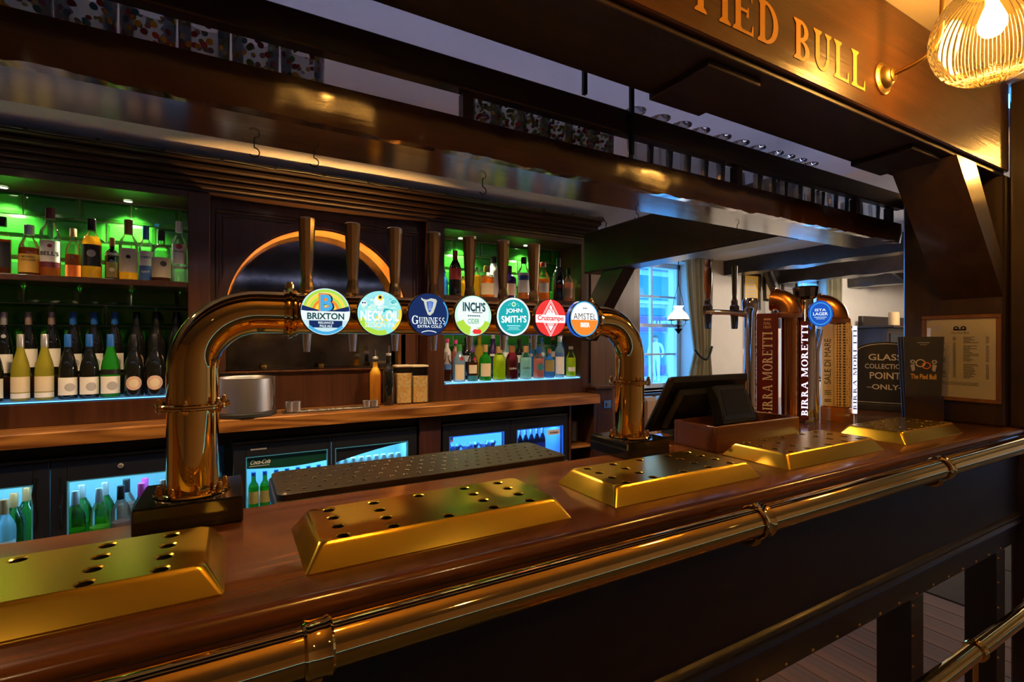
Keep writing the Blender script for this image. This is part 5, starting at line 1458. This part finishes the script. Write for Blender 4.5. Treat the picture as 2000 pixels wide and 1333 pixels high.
# ================================================================ ON THE BACK COUNTER
CZ = 1.0745
p = at(479, 800, 2.84)
bk_ = thing('ice_bucket', 'wide brushed steel bucket on a black base behind the brass column', 'bucket', (p.x, 2.84, CZ))
MB().lathe([(.142, 0), (.145, .003), (.145, .018), (.140, .022), (0, .022)], 48, 'black_satin').build('base', bk_)
MB().lathe([(.134, .0222), (.137, .026), (.137, .188), (.139, .191), (.136, .192), (.134, .188), (.132, .03), (0, .03)], 56, 'steel').build('drum', bk_)
MB().tube([(.118, -.078, .19), (.125, -.082, .15), (.126, -.084, .06), (.12, -.085, .03)], .004, 8, 'chrome').build('lifting_strap', bk_)
p = at(655, 797, 2.80); q = at(745, 792, 2.80)
mt_ = thing('bar_mat', 'long narrow bar mat with printed edge on the back counter', 'mat', (0, 2.83, CZ))
xa, xb = at(552, 803, 2.80).x, at(740, 795, 2.80).x
MB().box(xa, xb, -.05, .05, 0, .004, 'black_satin', .001).build('mat_base', mt_)
mb = MB(); rnd = random.Random(2)
for k in range(40):
    x = xa + .07 + (xb - xa - .14) * k / 39; mb.box(x, x + rnd.uniform(.002, .006), -.04, -.04 + rnd.uniform(.03, .075), .0041, .0045, rnd.choice(['label_white', 'label_white', 'label_grey']))
mb.build('mat_print', mt_)
for px, lab in ((565, 'left steel measure of the pair near the bucket'), (579, 'right steel measure of the pair near the bucket'), (716, 'left steel measure of the pair near the juice'), (731, 'right steel measure of the pair near the juice')):
    pz = at(px, 800, 2.815)
    h = .052 if px < 600 else .035
    tag(MB().lathe([(.019, 0), (.0205, .001), (.0215, h), (.020, h), (.018, .003), (0, .003)], 24, 'steel').build('thimble_measure', None, (pz.x, 2.815, CZ + .0048)), lab, 'measure', 'steel thimble measures on the bar mat')
def pourer(t, r, H, M):
    MB().lathe([(.008, H * .94), (.008, H), (.0035, H * 1.02), (.003, H * 1.14), (0, H * 1.14)], 10, 'chrome').build('pourer', t)
put('juice_bottle', 'glass bottle of orange juice with steel pourer', 733, 697, 24, 2.90, CZ, shape='tall', liq='juice', lvl=.86, cap='cap_silver', caph=.05, extra=pourer)
put('syrup_bottle', 'black bottle with pourer next to the orange juice', 759, 690, 23, 2.87, CZ, shape='tall', glass='bottle_dark', cap='cap_silver', caph=.05, extra=pourer)
for px, lab, fill in ((786, 'clear snack jar of nuts, fuller left one', .86), (817, 'clear snack jar of nuts, lower right one', .78)):
    p0 = at(px, 787, 2.90); hh = at(px, 713, 2.90).z - CZ; ww = 30 * depth(p0) / F / 2
    j = thing('nut_jar', lab, 'jar', (p0.x, 2.90, CZ), 0, 'snack jars on the back counter')
    MB().box(-ww, ww, -ww, ww, 0, hh - .012, 'pane', .004).build('jar_body', j)
    MB().box(-ww + .004, ww - .004, -ww + .004, ww - .004, .004, (hh - .02) * fill, 'nuts', .004).build('nuts', j)
    MB().box(-ww - .002, ww + .002, -ww - .002, ww + .002, hh - .0118, hh, 'label_cream', .003).build('jar_lid', j)

# ================================================================ UNDER-COUNTER FRIDGES
FYF = 2.75
def fridge(label, x0, x1, doors, gz0, gz1, strip, lightcol, power, top=.94, logo=None, name='bottle_fridge'):
    t = thing(name, label, 'fridge', (0, 0, 0))
    m = MB()
    m.box(x0, x1, 3.10, 3.14, .06, top, 'fridge_liner'); m.box(x0, x0 + .03, FYF + .045, 3.0998, .06, top, 'fridge_liner'); m.box(x1 - .03, x1, FYF + .045, 3.0998, .06, top, 'fridge_liner')
    m.box(x0 + .0302, x1 - .0302, FYF + .045, 3.0998, top - .035, top, 'fridge_liner'); m.box(x0 + .0302, x1 - .0302, FYF + .045, 3.0998, .06, .10, 'fridge_liner')
    m.build('liner', t)
    MB().box(x0 - .004, x1 + .004, FYF + .003, 3.145, top + .0005, top + .012, 'black_satin', .002).build('top_panel', t)
    MB().box(x0, x1, FYF + .01, 3.10, 0, .0595, 'black_plastic', .002).build('plinth', t)
    mid = [x0]; 
    for a, b in zip(doors, doors[1:]): mid.append((a[1] + b[0]) / 2)
    mid.append(x1)
    for k, (a, b) in enumerate(doors):
        d = MB(); l, r_ = mid[k] + .002, mid[k + 1] - .002
        d.box(l, a, FYF, FYF + .04, .065, top - .001, 'black_plastic', .003); d.box(b, r_, FYF, FYF + .04, .065, top - .001, 'black_plastic', .003)
        d.box(a - .001, b + .001, FYF, FYF + .04, gz1, top - .001, 'black_plastic', .003); d.box(a - .001, b + .001, FYF, FYF + .04, .065, gz0, 'black_plastic', .003)
        dr = d.build('door', t)
        MB().box(a - .001, b + .001, FYF + .012, FYF + .016, gz0, gz1, 'pane').build('pane', dr)
        e = .004
        q = MB(); q.box(a, a + e, FYF - .001, FYF + .011, gz0, gz1, strip + '_edge'); q.box(b - e, b, FYF - .001, FYF + .011, gz0, gz1, strip + '_edge'); q.box(a + e, b - e, FYF - .001, FYF + .011, gz1 - e, gz1, strip + '_edge')
        q.build('door_gasket', dr)  # fridge light along the gasket painted as a faint emission
        MB().box(a + .01, b - .01, FYF + .05, FYF + .062, top - .05, top - .036, strip).build('light_strip', dr)
    area(name + '_light', ((x0 + x1) / 2, FYF + .12, top - .045), (R(25), 0, 0), (x1 - x0) * .85, .08, power, lightcol, t)
    return t
plain('fridge_liner', (.30, .52, .60), .4)
plain('fridge_liner_blue', (.20, .32, .72), .4)
emit('fridge_strip_edge', (.10, .40, .50), .22)
emit('fridge_strip_blue_edge', (.03, .18, .9), .5)

f1 = fridge('black wine fridge with two lit glass doors at the left', -1.36, -.16, ((-1.30, -.728), (-.62, -.215)), .30, .852, 'fridge_strip', (.28, .72, 1.0), 6.0)
MB().box(-1.33, -.19, 2.80, 3.09, .474, .482, 'pane').build('wire_shelf', f1)
lk = at(236, 910, FYF); MB(Matrix.Translation((lk.x, FYF - .001, lk.z)) @ Matrix.Rotation(PI / 2, 4, 'X')).lathe([(.009, -.002), (.011, .0), (.011, .006), (.006, .008), (.006, .004), (0, .004)], 18, 'cap_silver').build('lock', f1)
for s, px in ((-1, 78), (1, 112)):
    p = at(px, 980, FYF)
    MB().tube([(p.x + s * .012, FYF - .001, p.z + .10), (p.x + s * .02, FYF - .012, p.z + .03), (p.x + s * .012, FYF - .014, p.z - .03), (p.x + s * .014, FYF - .001, p.z - .12)], .004, 8, 'black_gloss').build('handle', f1)
f2 = fridge('black drinks fridge with green header and script logo', -.006, .923, ((.049, .431), (.469, .868)), .28, .876, 'fridge_strip', (.25, .70, 1.0), 6.0)
plain('header_green', (.006, .055, .035), .3)
for k, (a, b) in enumerate(((.0535, .4265), (.4735, .8635))):
    pts = [(a, .872)] + [(a + (b - a) * i / 12, (.872 - .055 - .012 * math.sin(PI * i / 12)) if k == 0 else (.872 - .07 * (1 - i / 12) ** 1.4 - .004)) for i in range(13)] + [(b, .872)]
    MB().prism(pts, FYF + .009, FYF + .011, 'header_green' if k == 0 else 'black_plastic', 'y').build('header_print', f2)
mb = MB(Matrix.Translation((.115, FYF + .0085, .846)) @ Matrix(((1, 0, .35, 0), (0, 1, 0, 0), (0, 0, 1, 0), (0, 0, 0, 1)))); letters(mb, 'Coca-Cola', 0, 0, .022, -.0005, 'label_white', w=.09, bold=.01); mb.box(-.045, .045, -.0008, -.0004, -.02, -.018, 'label_white'); mb.build('logo', f2, recalc=False)
mb = MB(); letters(mb, 'GAMKO', .10, .912, .008, FYF - .0015, 'label_grey', w=.06) if False else [mb.box(.07 + .008 * k, .076 + .008 * k, FYF - .0016, FYF - .0008, .908, .916, 'label_grey') for k in range(9)]
mb.build('maker_mark', f2, recalc=False)
f3 = fridge('black glass chiller lit deep blue inside', 1.08, 1.995, ((1.123, 1.497), (1.591, 1.954)), .26, .874, 'fridge_strip_blue', (.05, .20, 1.0), 16.0, name='glass_chiller')
for xa_ in (1.38, 1.66):
    MB().box(xa_, xa_ + .10, FYF - .004, FYF - .0005, .889, .894, 'dark_chrome', .001).build('handle', f3)
mb = MB(); mb.box(1.835, 1.93, FYF + .0085, FYF + .0105, .815, .85, 'label_white'); letters(mb, 'Adexa', 1.8825, .8325, .018, FYF + .008, 'ink', w=.07, bold=.02); mb.build('maker_sticker', f3, recalc=False)
mb = MB(); mb.box(1.125, 1.15, FYF + .0085, FYF + .0105, .84, .868, 'label_grey'); mb.build('energy_sticker', f3)
# carcass between and around the fridges
cs = thing('counter_carcass', 'dark uprights and void panels carrying the back counter', 'cabinet', (0, 0, 0))
for a, b in ((.935, 1.065), (2.005, 2.02), (2.215, 2.235)):
    MB().box(a, b, 2.745, 3.15, 0, 1.0135, 'panel_wood', .003).build('upright', cs)
MB().box(-2.6, .934, 2.80, 3.15, .955, 1.0135, 'black_satin', .002).build('void_panel', cs)
MB().box(1.066, 2.004, 2.80, 3.15, .955, 1.0135, 'black_satin', .002).build('void_panel', cs)
MB().box(2.0205, 2.2145, 2.76, 3.15, .70, .715, 'counter_wood', .002).build('glass_shelf', cs)
for x, y, l in ((2.07, 2.86, 'clear tumbler on the open shelf by the blue chiller'), (2.15, 2.9, 'clear tumbler at the right of the open shelf')):
    tag(tumbler(.03, .036, .15, 'clear_glass').build('tumbler', None, (x, y, .7155)), l, 'glass')

# contents
def fbottle(px, ytop, Y, H, r, label, grp, **kw):
    p = at(px, ytop, Y); return bottle('wine_bottle', label, p.x, Y, p.z - H, H, r, group=grp, seg=20, **kw)
g = 'bottles in the wine fridge'
WH = dict(shape='wine', glass='bottle_green', liq='lemon_green', lvl=.42, cap='cap_silver', caph=.2)
SH_ = .4825
for px, Y, kw, lab in ((8, 2.83, dict(shape='wine', glass='bottle_ltblue', liq='water', lvl=.5, cap='cap_copper', caph=.2, labels=((.1, .45, 1.2, 'label_white'),)), 'copper-capped bottle with white label behind the left fridge door'),
                       (27, 2.93, dict(shape='wine', glass='bottle_green', cap='cap_copper', caph=.2), 'copper-capped green bottle, second in the left fridge door'),
                       (-48, 2.85, dict(shape='wine', glass='bottle_green', cap='cap_copper', caph=.2), 'copper-capped bottle beyond the left picture edge'),
                       (52, 3.02, dict(shape='wine', glass='bottle_green', cap='cap_copper', caph=.2), 'copper-capped bottle at the back right of left door'),
                       (147, 2.84, WH, 'silver-capped green wine bottle, front left in the right door'), (160, 2.95, WH, 'silver-capped green wine bottle, second row left'),
                       (194, 2.84, dict(WH, glass='bottle_clear'), 'silver-capped pale green wine bottle, front middle'), (205, 2.95, WH, 'silver-capped green wine bottle, second row middle'),
                       (236, 2.84, dict(shape='wine', glass='bottle_clear', liq='rose', lvl=.45, cap='cap_black', caph=.2, labels=((.16, .40, 1.2, 'label_white'), (.03, .15, .9, 'label_orange'))), 'clear bottle with black cap and orange label in the fridge'),
                       (247, 2.96, dict(shape='wine', glass='bottle_clear', liq='rose', lvl=.6, cap='cap_black', caph=.2), 'black-capped rose bottle in the second row'),
                       (276, 2.84, dict(shape='wine', glass='bottle_clear', liq='water', lvl=.5, cap='cap_pink', caph=.2, labels=((.1, .35, 1.2, 'label_white'),)), 'pink-capped bottle, front one in the fridge'),
                       (283, 2.94, dict(shape='wine', glass='bottle_clear', liq='rose', lvl=.6, cap='cap_pink', caph=.2), 'pink-capped bottle, rear one in the fridge'),
                       (318, 2.86, dict(shape='wine', glass='bottle_clear', liq='rose', lvl=.6, cap='cap_rose', caph=.2), 'rose gold capped bottle beside the brass column')):
    p = at(px, 955, Y)
    bottle('wine_bottle', lab, p.x, Y, SH_, .305, .037, group=g, seg=20, **kw)
g = 'soft drink bottles in the drinks fridge'
for k in range(7):
    fr = k % 2 == 0
    x = .085 + .052 * k
    bottle('drink_bottle', ('%s soft drink bottle with yellow label from the left, left door' % ('first', 'second', 'third', 'fourth', 'fifth', 'sixth', 'seventh')[k]), x, 2.83, .5905, .19, .0245, shape='spirit', glass='bottle_green', liq='lemon_green', lvl=.6, cap='cap_blue', caph=.1, labels=((.18, .5, 1.3, 'label_yellow' if k < 4 else 'label_blue'),), group=g, seg=14)
MB().box(.0245, .8925, 2.80, 3.09, .583, .590, 'pane').build('wire_shelf', f2)
g = 'pale cans in the drinks fridge'
for k in range(9):
    x = .495 + .0425 * k
    c = tag(MB().lathe([(.017, 0), (.02, .004), (.02, .19), (.016, .2), (.016, .204), (.015, .205), (0, .203)], 16, 'can_pale').build('drink_can', None, (x, 2.84, .5905)), '%s slim pale blue can from the left in the right door' % ('first', 'second', 'third', 'fourth', 'fifth', 'sixth', 'seventh', 'eighth', 'ninth')[k], 'can', g) if k == 0 else None
    if k == 0: can0 = c
    else: tag(share(can0, 'drink_can', (x, 2.84, .5905)), '%s slim pale blue can from the left in the right door' % ('first', 'second', 'third', 'fourth', 'fifth', 'sixth', 'seventh', 'eighth', 'ninth')[k], 'can', g)
g = 'stemmed glasses in the blue chiller'
mgl = None
MB().box(1.1105, 1.9645, 2.80, 3.09, .652, .658, 'pane').build('wire_shelf', f3)
for k in range(6):
    x = 1.15 + .062 * k
    if mgl is None: mgl = MB().lathe([(.03, 0), (.03, .003), (.004, .008), (.004, .07), (.01, .078), (.028, .11), (.038, .135), (.036, .135), (.008, .084), (0, .082)], 18, 'clear_glass', caps=False).build('stem_glass', None, (x, 2.84, .6585))
    o = mgl if k == 0 else share(mgl, 'stem_glass', (x, 2.84 + .03 * (k % 2), .6585))
    tag(o, '%s stemmed glass from the left in the blue chiller' % ('first', 'second', 'third', 'fourth', 'fifth', 'sixth')[k], 'glass', g)
g = 'long bottles in the blue chiller'
for k in range(6):
    bottle('drink_bottle', '%s white-capped bottle from the left in the blue chiller' % ('first', 'second', 'third', 'fourth', 'fifth', 'sixth')[k], 1.62 + .045 * k, 2.84, .6585, .2, .021, shape='spirit', glass='bottle_dark', cap='cap_white', caph=.2, labels=((.2, .5, 1.2, 'label_blue'),), group=g, seg=14)
# crumpled blue bag between the fridges
bg = MB(); rnd = random.Random(9); n = 14; vs = []; fs = []
for i in range(n):
    for j in range(16):
        a = 2 * PI * j / 16; z = i / (n - 1); r = .055 * (1 - .35 * z) * (1 + .28 * noise1(a * 2 + i * .9, i)) * (.5 if i == 0 else 1)
        vs.append((r * math.cos(a), r * .8 * math.sin(a), z * .935))
for i in range(n - 1):
    for j in range(16): fs.append((i * 16 + j, i * 16 + (j + 1) % 16, (i + 1) * 16 + (j + 1) % 16, (i + 1) * 16 + j))
fs += [tuple(range(16)), tuple((n - 1) * 16 + j for j in range(16))]
tag(bg.add(vs, fs, 'blue_bag').build('plastic_bag', None, (-.083, 2.83, 0)), 'crumpled blue plastic bag stuffed between the two left fridges', 'bag')

# ================================================================ ROOM BEYOND THE BAR
def curtain(label, x0, x1, y, z0, z1, tie, mat='curtain', flare=.0):
    t = thing('curtain', label, 'curtain', (0, 0, 0))
    n = 60; rows = 14; vs = []; fs = []
    for j in range(rows + 1):
        z = z1 + (z0 - z1) * j / rows
        k = 1 - abs(z - tie) / (z1 - tie) if z > tie else max(0, 1 - (tie - z) / .5)
        k = max(0, k) ** 1.5
        for i in range(n + 1):
            u = i / n
            w0 = x0 + (x1 - x0) * u
            xc = x1 - (x1 - x0) * .3
            x = w0 * (1 - .62 * k) + (xc + (u - .5) * .12) * .62 * k
            vs.append((x, y + .028 * math.sin(u * 2 * PI * 7) * (1 - .4 * k) + .01 * math.sin(u * 31), z))
    for j in range(rows):
        for i in range(n): fs.append((j * (n + 1) + i, j * (n + 1) + i + 1, (j + 1) * (n + 1) + i + 1, (j + 1) * (n + 1) + i))
    o = MB().add(vs, fs, mat).build('cloth', t)
    md = o.modifiers.new('thickness', 'SOLIDIFY'); md.thickness = .004
    return t
c1 = curtain('khaki curtain tied back beside the near window', at(1345, 550, 3.58).x, at(1392, 550, 3.58).x, 3.60, .93, 2.34, 1.32)
pts = [(at(1357, 690, 3.54).x + .27 * i / 10, 3.50 + .04 * abs(i - 5) / 5, 1.36 - .12 * math.sin(PI * i / 10) + .03 * i / 10) for i in range(11)]
MB().tube(pts, .012, 10, 'cap_black').build('tie_back', c1)
curtain('khaki curtain beside the far window', at(1618, 550, 3.6).x, at(1640, 550, 3.6).x, 3.6, .002, 2.3, 1.3)

# oil-lamp pendant before the near window
lp = at(1325, 625, 3.0)
pd = thing('pendant_lamp', 'old oil-style pendant lamp with white glass shade before the window', 'lamp', lp)
MB().lathe([(.085, 0), (.088, .006), (.086, .02), (.07, .05), (.05, .068), (.038, .08), (.030, .095), (.034, .108), (.046, .118)], 32, 'shade_glow', caps=False).build('shade', pd)
MB().lathe([(.086, -.006), (.091, -.004), (.091, .002), (.086, .004)], 32, 'iron', caps=False).build('shade_ring', pd)
MB().lathe([(0, -.125), (.004, -.12), (.02, -.10), (.032, -.085), (.034, -.078), (.01, -.072), (.012, -.055), (.03, -.05), (.03, -.042), (.012, -.036), (.012, .0), (0, .0)], 20, 'iron').build('oil_font', pd)
for s in (-1, 1):
    MB().tube([(s * .088, 0, 0), (s * .085, 0, -.035), (s * .055, 0, -.055), (s * .015, 0, -.062)], .003, 8, 'iron').build('side_arm', pd)
    MB().tube([(s * .1, 0, .012), (s * .106, 0, 0), (s * .098, 0, -.01), (s * .09, 0, -.002)], .003, 8, 'iron').build('scroll', pd)
    MB().tube([(s * .09, 0, .0), (s * .055, 0, .17), (s * .002, 0, .3)], .002, 6, 'iron').build('hanging_chain', pd)
MB().tube([(0, 0, .29), (0, 0, 2.36 - lp.z)], .004, 8, 'iron').build('chain', pd)

# framed pictures on the white pier
def picture(label, px0, py0, px1, py1, Y, mat, fm='dark_oak_v'):
    a, b = at(px0, py0, Y), at(px1, py1, Y); cx, cz = (a.x + b.x) / 2, (a.z + b.z) / 2; w, h = (b.x - a.x) / 2, (a.z - b.z) / 2
    t = thing('picture_frame', label, 'picture', (cx, Y, cz), 0, 'framed prints on the white pier')
    f = .028
    MB().box(-w, w, -.012, 0, -h, h, mat).build('print', t)
    for q in ((-w, w, h - f, h), (-w, w, -h, -h + f), (-w, -w + f, -h + f, h - f), (w - f, w, -h + f, h - f)):
        MB().box(q[0], q[1], -.03, -.0005, q[2], q[3], fm, .003).build('frame_side', t)
    m = MB(); rnd = random.Random(int(px0))
    for k in range(7):
        z = h * .6 - h * 1.2 * k / 7; ww = w * rnd.uniform(.3, .6); m.box(-ww, ww, -.0126, -.0121, z, z + h * .05, 'label_grey')
    m.build('print_lines', t)
YW = 3.699
picture('dark-framed yellowed print behind the chrome taps', 1448, 533, 1482, 606, YW, 'label_yellow')
picture('small dark-framed yellow print behind the copper elbow', 1490, 540, 1519, 590, YW, 'label_yellow')
picture('dark-framed cream document left of the far window', 1525, 538, 1554, 600, YW, 'paper')
picture('lower dark-framed pale print behind the chrome taps', 1453, 618, 1492, 680, YW, 'paper_white')
picture('lowest dark-framed pale print above the till', 1453, 690, 1494, 752, YW, 'paper_white')

# timbers of the low ceiling
for k, (x, z, lab) in enumerate(((4.95, 2.2, 'rough dark ceiling beam nearest in the back room'), (5.85, 2.15, 'rough dark ceiling beam before the far window'), (7.6, 2.2, 'rough dark ceiling beam farthest in the back room'))):
    b = MB(); n = 24; vs = []; fs = []
    for i in range(n + 1):
        y = .99 + (3.69 - .99) * i / n
        for (dx, dz) in ((-.1, 0), (.1, 0), (.1, 2.36 - z), (-.1, 2.36 - z)):
            vs.append((x + dx + .012 * noise1(y * 5 + dx * 20), y, z + dz + (.012 * noise1(y * 7 + dx * 9, k) if dz == 0 else 0)))
    for i in range(n):
        fs += [(4 * i + a, 4 * i + (a + 1) % 4, 4 * i + 4 + (a + 1) % 4, 4 * i + 4 + a) for a in range(4)]
    fs += [(0, 1, 2, 3), tuple(4 * n + a for a in (3, 2, 1, 0))]
    tag(b.add(vs, fs, 'beam_wood').build('ceiling_beam'), lab, 'beam', 'ceiling beams of the back room')
p0, p1, p2 = at(1492, 495, 3.57), at(1500, 530, 3.57), at(1515, 570, 3.57)
tag(MB().tube([(p0.x - .05, 3.57, 2.33), p0, p1, p2, (p2.x + .02, 3.57, 1.6)], [.075, .07, .06, .055, .06], 10, 'beam_wood').build('curved_timber'), 'crooked dark timber on the white pier', 'timber')
a, b = at(1690, 470, 2.6), at(1778, 545, 2.6)
tag(MB().tube([(a.x, 2.62, a.z), (b.x, 2.6, b.z)], .07, 8, 'beam_wood').build('slanting_timber'), 'slanting rough timber beside the dark cupboard', 'timber')

# cupboard, shelf, leather bench
cu = thing('cupboard', 'dark wooden cupboard with open shelf behind the counter sign', 'cupboard', (0, 0, 0))
pa, pb = at(1738, 610, 3.1), at(1800, 610, 3.1)
MB().box(pa.x, pb.x + .4, 3.12, 3.5, .0, 1.62, 'dark_oak_v', .004).build('cupboard_body', cu)
MB().box(pa.x - .12, pb.x + .45, 3.0, 3.52, 1.6205, 1.65, 'dark_oak', .006).build('cupboard_top', cu)
MB().box(pa.x + .04, pb.x + .3, 3.105, 3.1195, 1.0, 1.55, 'black_satin', .002).build('cupboard_door', cu)
cd = at(1762, 560, 3.08)
tag(MB().lathe([(.06, 0), (.062, .004), (.06, .18), (.03, .185), (0, .17)], 20, 'candle').build('pillar_candle', None, (cd.x + .02, 3.18, 1.6505)), 'fat cream candle on the cupboard top', 'candle')
wp = at(1682, 620, 3.66); wq = at(1755, 620, 3.66)
MBw = MB().box(wp.x, wp.x + 2.2, 3.64, 3.699, 0, at(1690, 618, 3.66).z, 'dark_oak_v', .004).build('trim_1'); struct(MBw)
bn = thing('bench', 'buttoned tan leather bench under the near window', 'bench', (0, 0, 0))
x0, x1 = 3.05, 4.42
MB().box(x0, x1, 3.05, 3.5, .38, .50, 'leather', .03).build('seat', bn)
MB().box(x0, x1, 3.1, 3.5, 0, .3795, 'dark_oak', .005).build('plinth', bn)
for k in range(7): MB().box(x0 + .2 * k, x0 + .2 * k + .197, 3.5005, 3.62, .42, .90, 'leather', .035).build('back_cushion', bn)
MB().box(x0, x1, 3.6205, 3.69, .3, .92, 'dark_oak', .004).build('back_rail', bn)

# ================================================================ THE STREET OUTSIDE
st_ = struct(MB().box(-30, 60, 4.6, 60, -.14, -.10, 'pavement').build('street_ground'))
sb = thing('shop_building', 'blue-fronted building across the street seen through window', 'building', (0, 0, 0))
BY = 16.0
def bq(px0, py0, px1, py1): 
    a, b = at(px0, py0, BY), at(px1, py1, BY); return a.x, b.x, b.z, a.z
MB().box(6, 46, BY, BY + 4, -.1, 7.2, 'street_pale').build('facade', sb)
x0, x1, z0, z1 = bq(1225, 536, 1338, 590); MB().box(x0, x1, BY - .15, BY, z0, z1, 'street_blue', .02).build('upper_band', sb)
x0, x1, z0, z1 = bq(1225, 590, 1338, 598); MB().box(x0, x1, BY - .3, BY, z0, z1, 'street_white', .02).build('ledge', sb)
x0, x1, z0, z1 = bq(1225, 600, 1296, 618); MB().box(x0, x1, BY - .12, BY, z0, z1, 'street_blue', .02).build('sign_band', sb)
x0, x1, z0, z1 = bq(1225, 618, 1296, 648); MB().box(x0, x1, BY - .2, BY, z0, z1, 'street_purple', .02).build('awning', sb)
x0, x1, z0, z1 = bq(1225, 650, 1296, 742); MB().box(x0, x1, BY - .1, BY, -.09, z1, 'street_blue', .02).build('shop_front', sb)
x0, x1, z0, z1 = bq(1225, 716, 1296, 730); MB().box(x0, x1, BY - .14, BY - .1, z0, z1, 'street_purple', .01).build('stall_riser', sb)
mb = MB(); c = at(1279, 586, BY - .35); letters(mb, 'LION HO', c.x, c.z + .05, .22, BY - .31, 'street_white', w=1.0, bold=.02) if False else None
c = at(1280, 632, BY); letters(mb, 'BAR & REST', c.x, c.z, .22, BY - .22, 'street_white', w=1.15, bold=.03); mb.build('lettering', sb, recalc=False)
x0, x1, z0, z1 = bq(1300, 600, 1365, 742); MB().box(x0, x1 + 1.5, BY - .5, BY, -.09, z1 + .1, 'street_white', .03).build('white_bay', sb)
x0, x1, z0, z1 = bq(1225, 500, 1345, 536); MB().box(x0 - 2, x1 + 4, BY - .4, BY, z0, z1 + 1.5, 'street_roof', .05).build('eaves', sb)
wx = at(1590, 560, BY).x
for i in range(5):
    for j in range(2):
        w = MB().box(wx - 5 + 2.4 * i, wx - 3.6 + 2.4 * i, BY - .06, BY - .002, 2.0 + 2.4 * j, 3.6 + 2.4 * j, 'street_blue', .02).build('facade_window', sb)
# passer-by
pp_ = at(1281, 742, 13.6)
pz = -.10
person = thing('person', 'passer-by in white shirt and pale trousers seen through the window', 'person', (pp_.x, 13.6, pz), R(-60))
def skin(name, verts, edges, rad, mat, parent, root=0):
    me = bpy.data.meshes.new(name); me.from_pydata(verts, edges, [])
    o = bpy.data.objects.new(name, me); COL.objects.link(o); o.parent = parent
    md = o.modifiers.new('skin', 'SKIN'); md.use_smooth_shade = True
    for i, r in enumerate(rad): me.skin_vertices[0].data[i].radius = (r, r * .85)
    me.skin_vertices[0].data[root].use_root = True
    s = o.modifiers.new('sub', 'SUBSURF'); s.levels = 1; s.render_levels = 1
    me.materials.append(MAT[mat]); return o
skin('body', [(0, 0, .95), (.09, 0, .9), (.12, -.12, .5), (.12, -.02, .08), (.12, -.14, .03), (-.09, 0, .9), (-.11, .12, .5), (-.11, .30, .12), (-.11, .2, .04), (0, 0, 1.2), (0, -.01, 1.42), (.2, 0, 1.40), (.26, .1, 1.14), (.24, -.06, .92), (-.2, 0, 1.40), (-.26, -.1, 1.14), (-.2, -.26, .98), (0, -.01, 1.5), (0, -.03, 1.6), (0, -.03, 1.7)],
     [(0, 1), (1, 2), (2, 3), (3, 4), (0, 5), (5, 6), (6, 7), (7, 8), (0, 9), (9, 10), (10, 11), (11, 12), (12, 13), (10, 14), (14, 15), (15, 16), (10, 17), (17, 18), (18, 19)],
     [.14, .10, .075, .05, .04, .10, .075, .05, .04, .14, .15, .065, .05, .035, .065, .05, .035, .05, .095, .085], 'cloth_white', person)
MB(Matrix.Translation((0, -.03, 1.67))).lathe([(.104, -.03), (.11, .02), (.09, .08), (.04, .115), (0, .12)], 16, 'hair').build('hair', person)
MB(Matrix.Translation((0, -.07, 1.62))).lathe([(0, -.1), (.05, -.08), (.082, -.02), (.085, .04), (.05, .08), (0, .09)], 14, 'skin').build('face', person)

# loose coil of cable hung over the aisle behind the gantry
cc = at(1572, 330, 1.75)
co_ = thing('cable_coil', 'loose brown cable loop hanging behind the gantry glasses', 'cable', (cc.x, 1.75, 0))
MB().tube([(.16 * math.cos(a), .02 * math.sin(3 * a), 2.13 + .14 * math.sin(a)) for a in [PI * (-.1 + 1.2 * k / 16) for k in range(17)]], .008, 8, 'cap_brown').build('loop', co_)
MB().tube([(.07 + .11 * math.cos(a), .03, 2.12 + .10 * math.sin(a)) for a in [PI * k / 12 for k in range(13)]], .006, 8, 'cap_brown').build('loop', co_)
MB().tube([(0, 0, 2.27), (.0, .0, 2.36)], .003, 6, 'iron').build('hanger', co_)
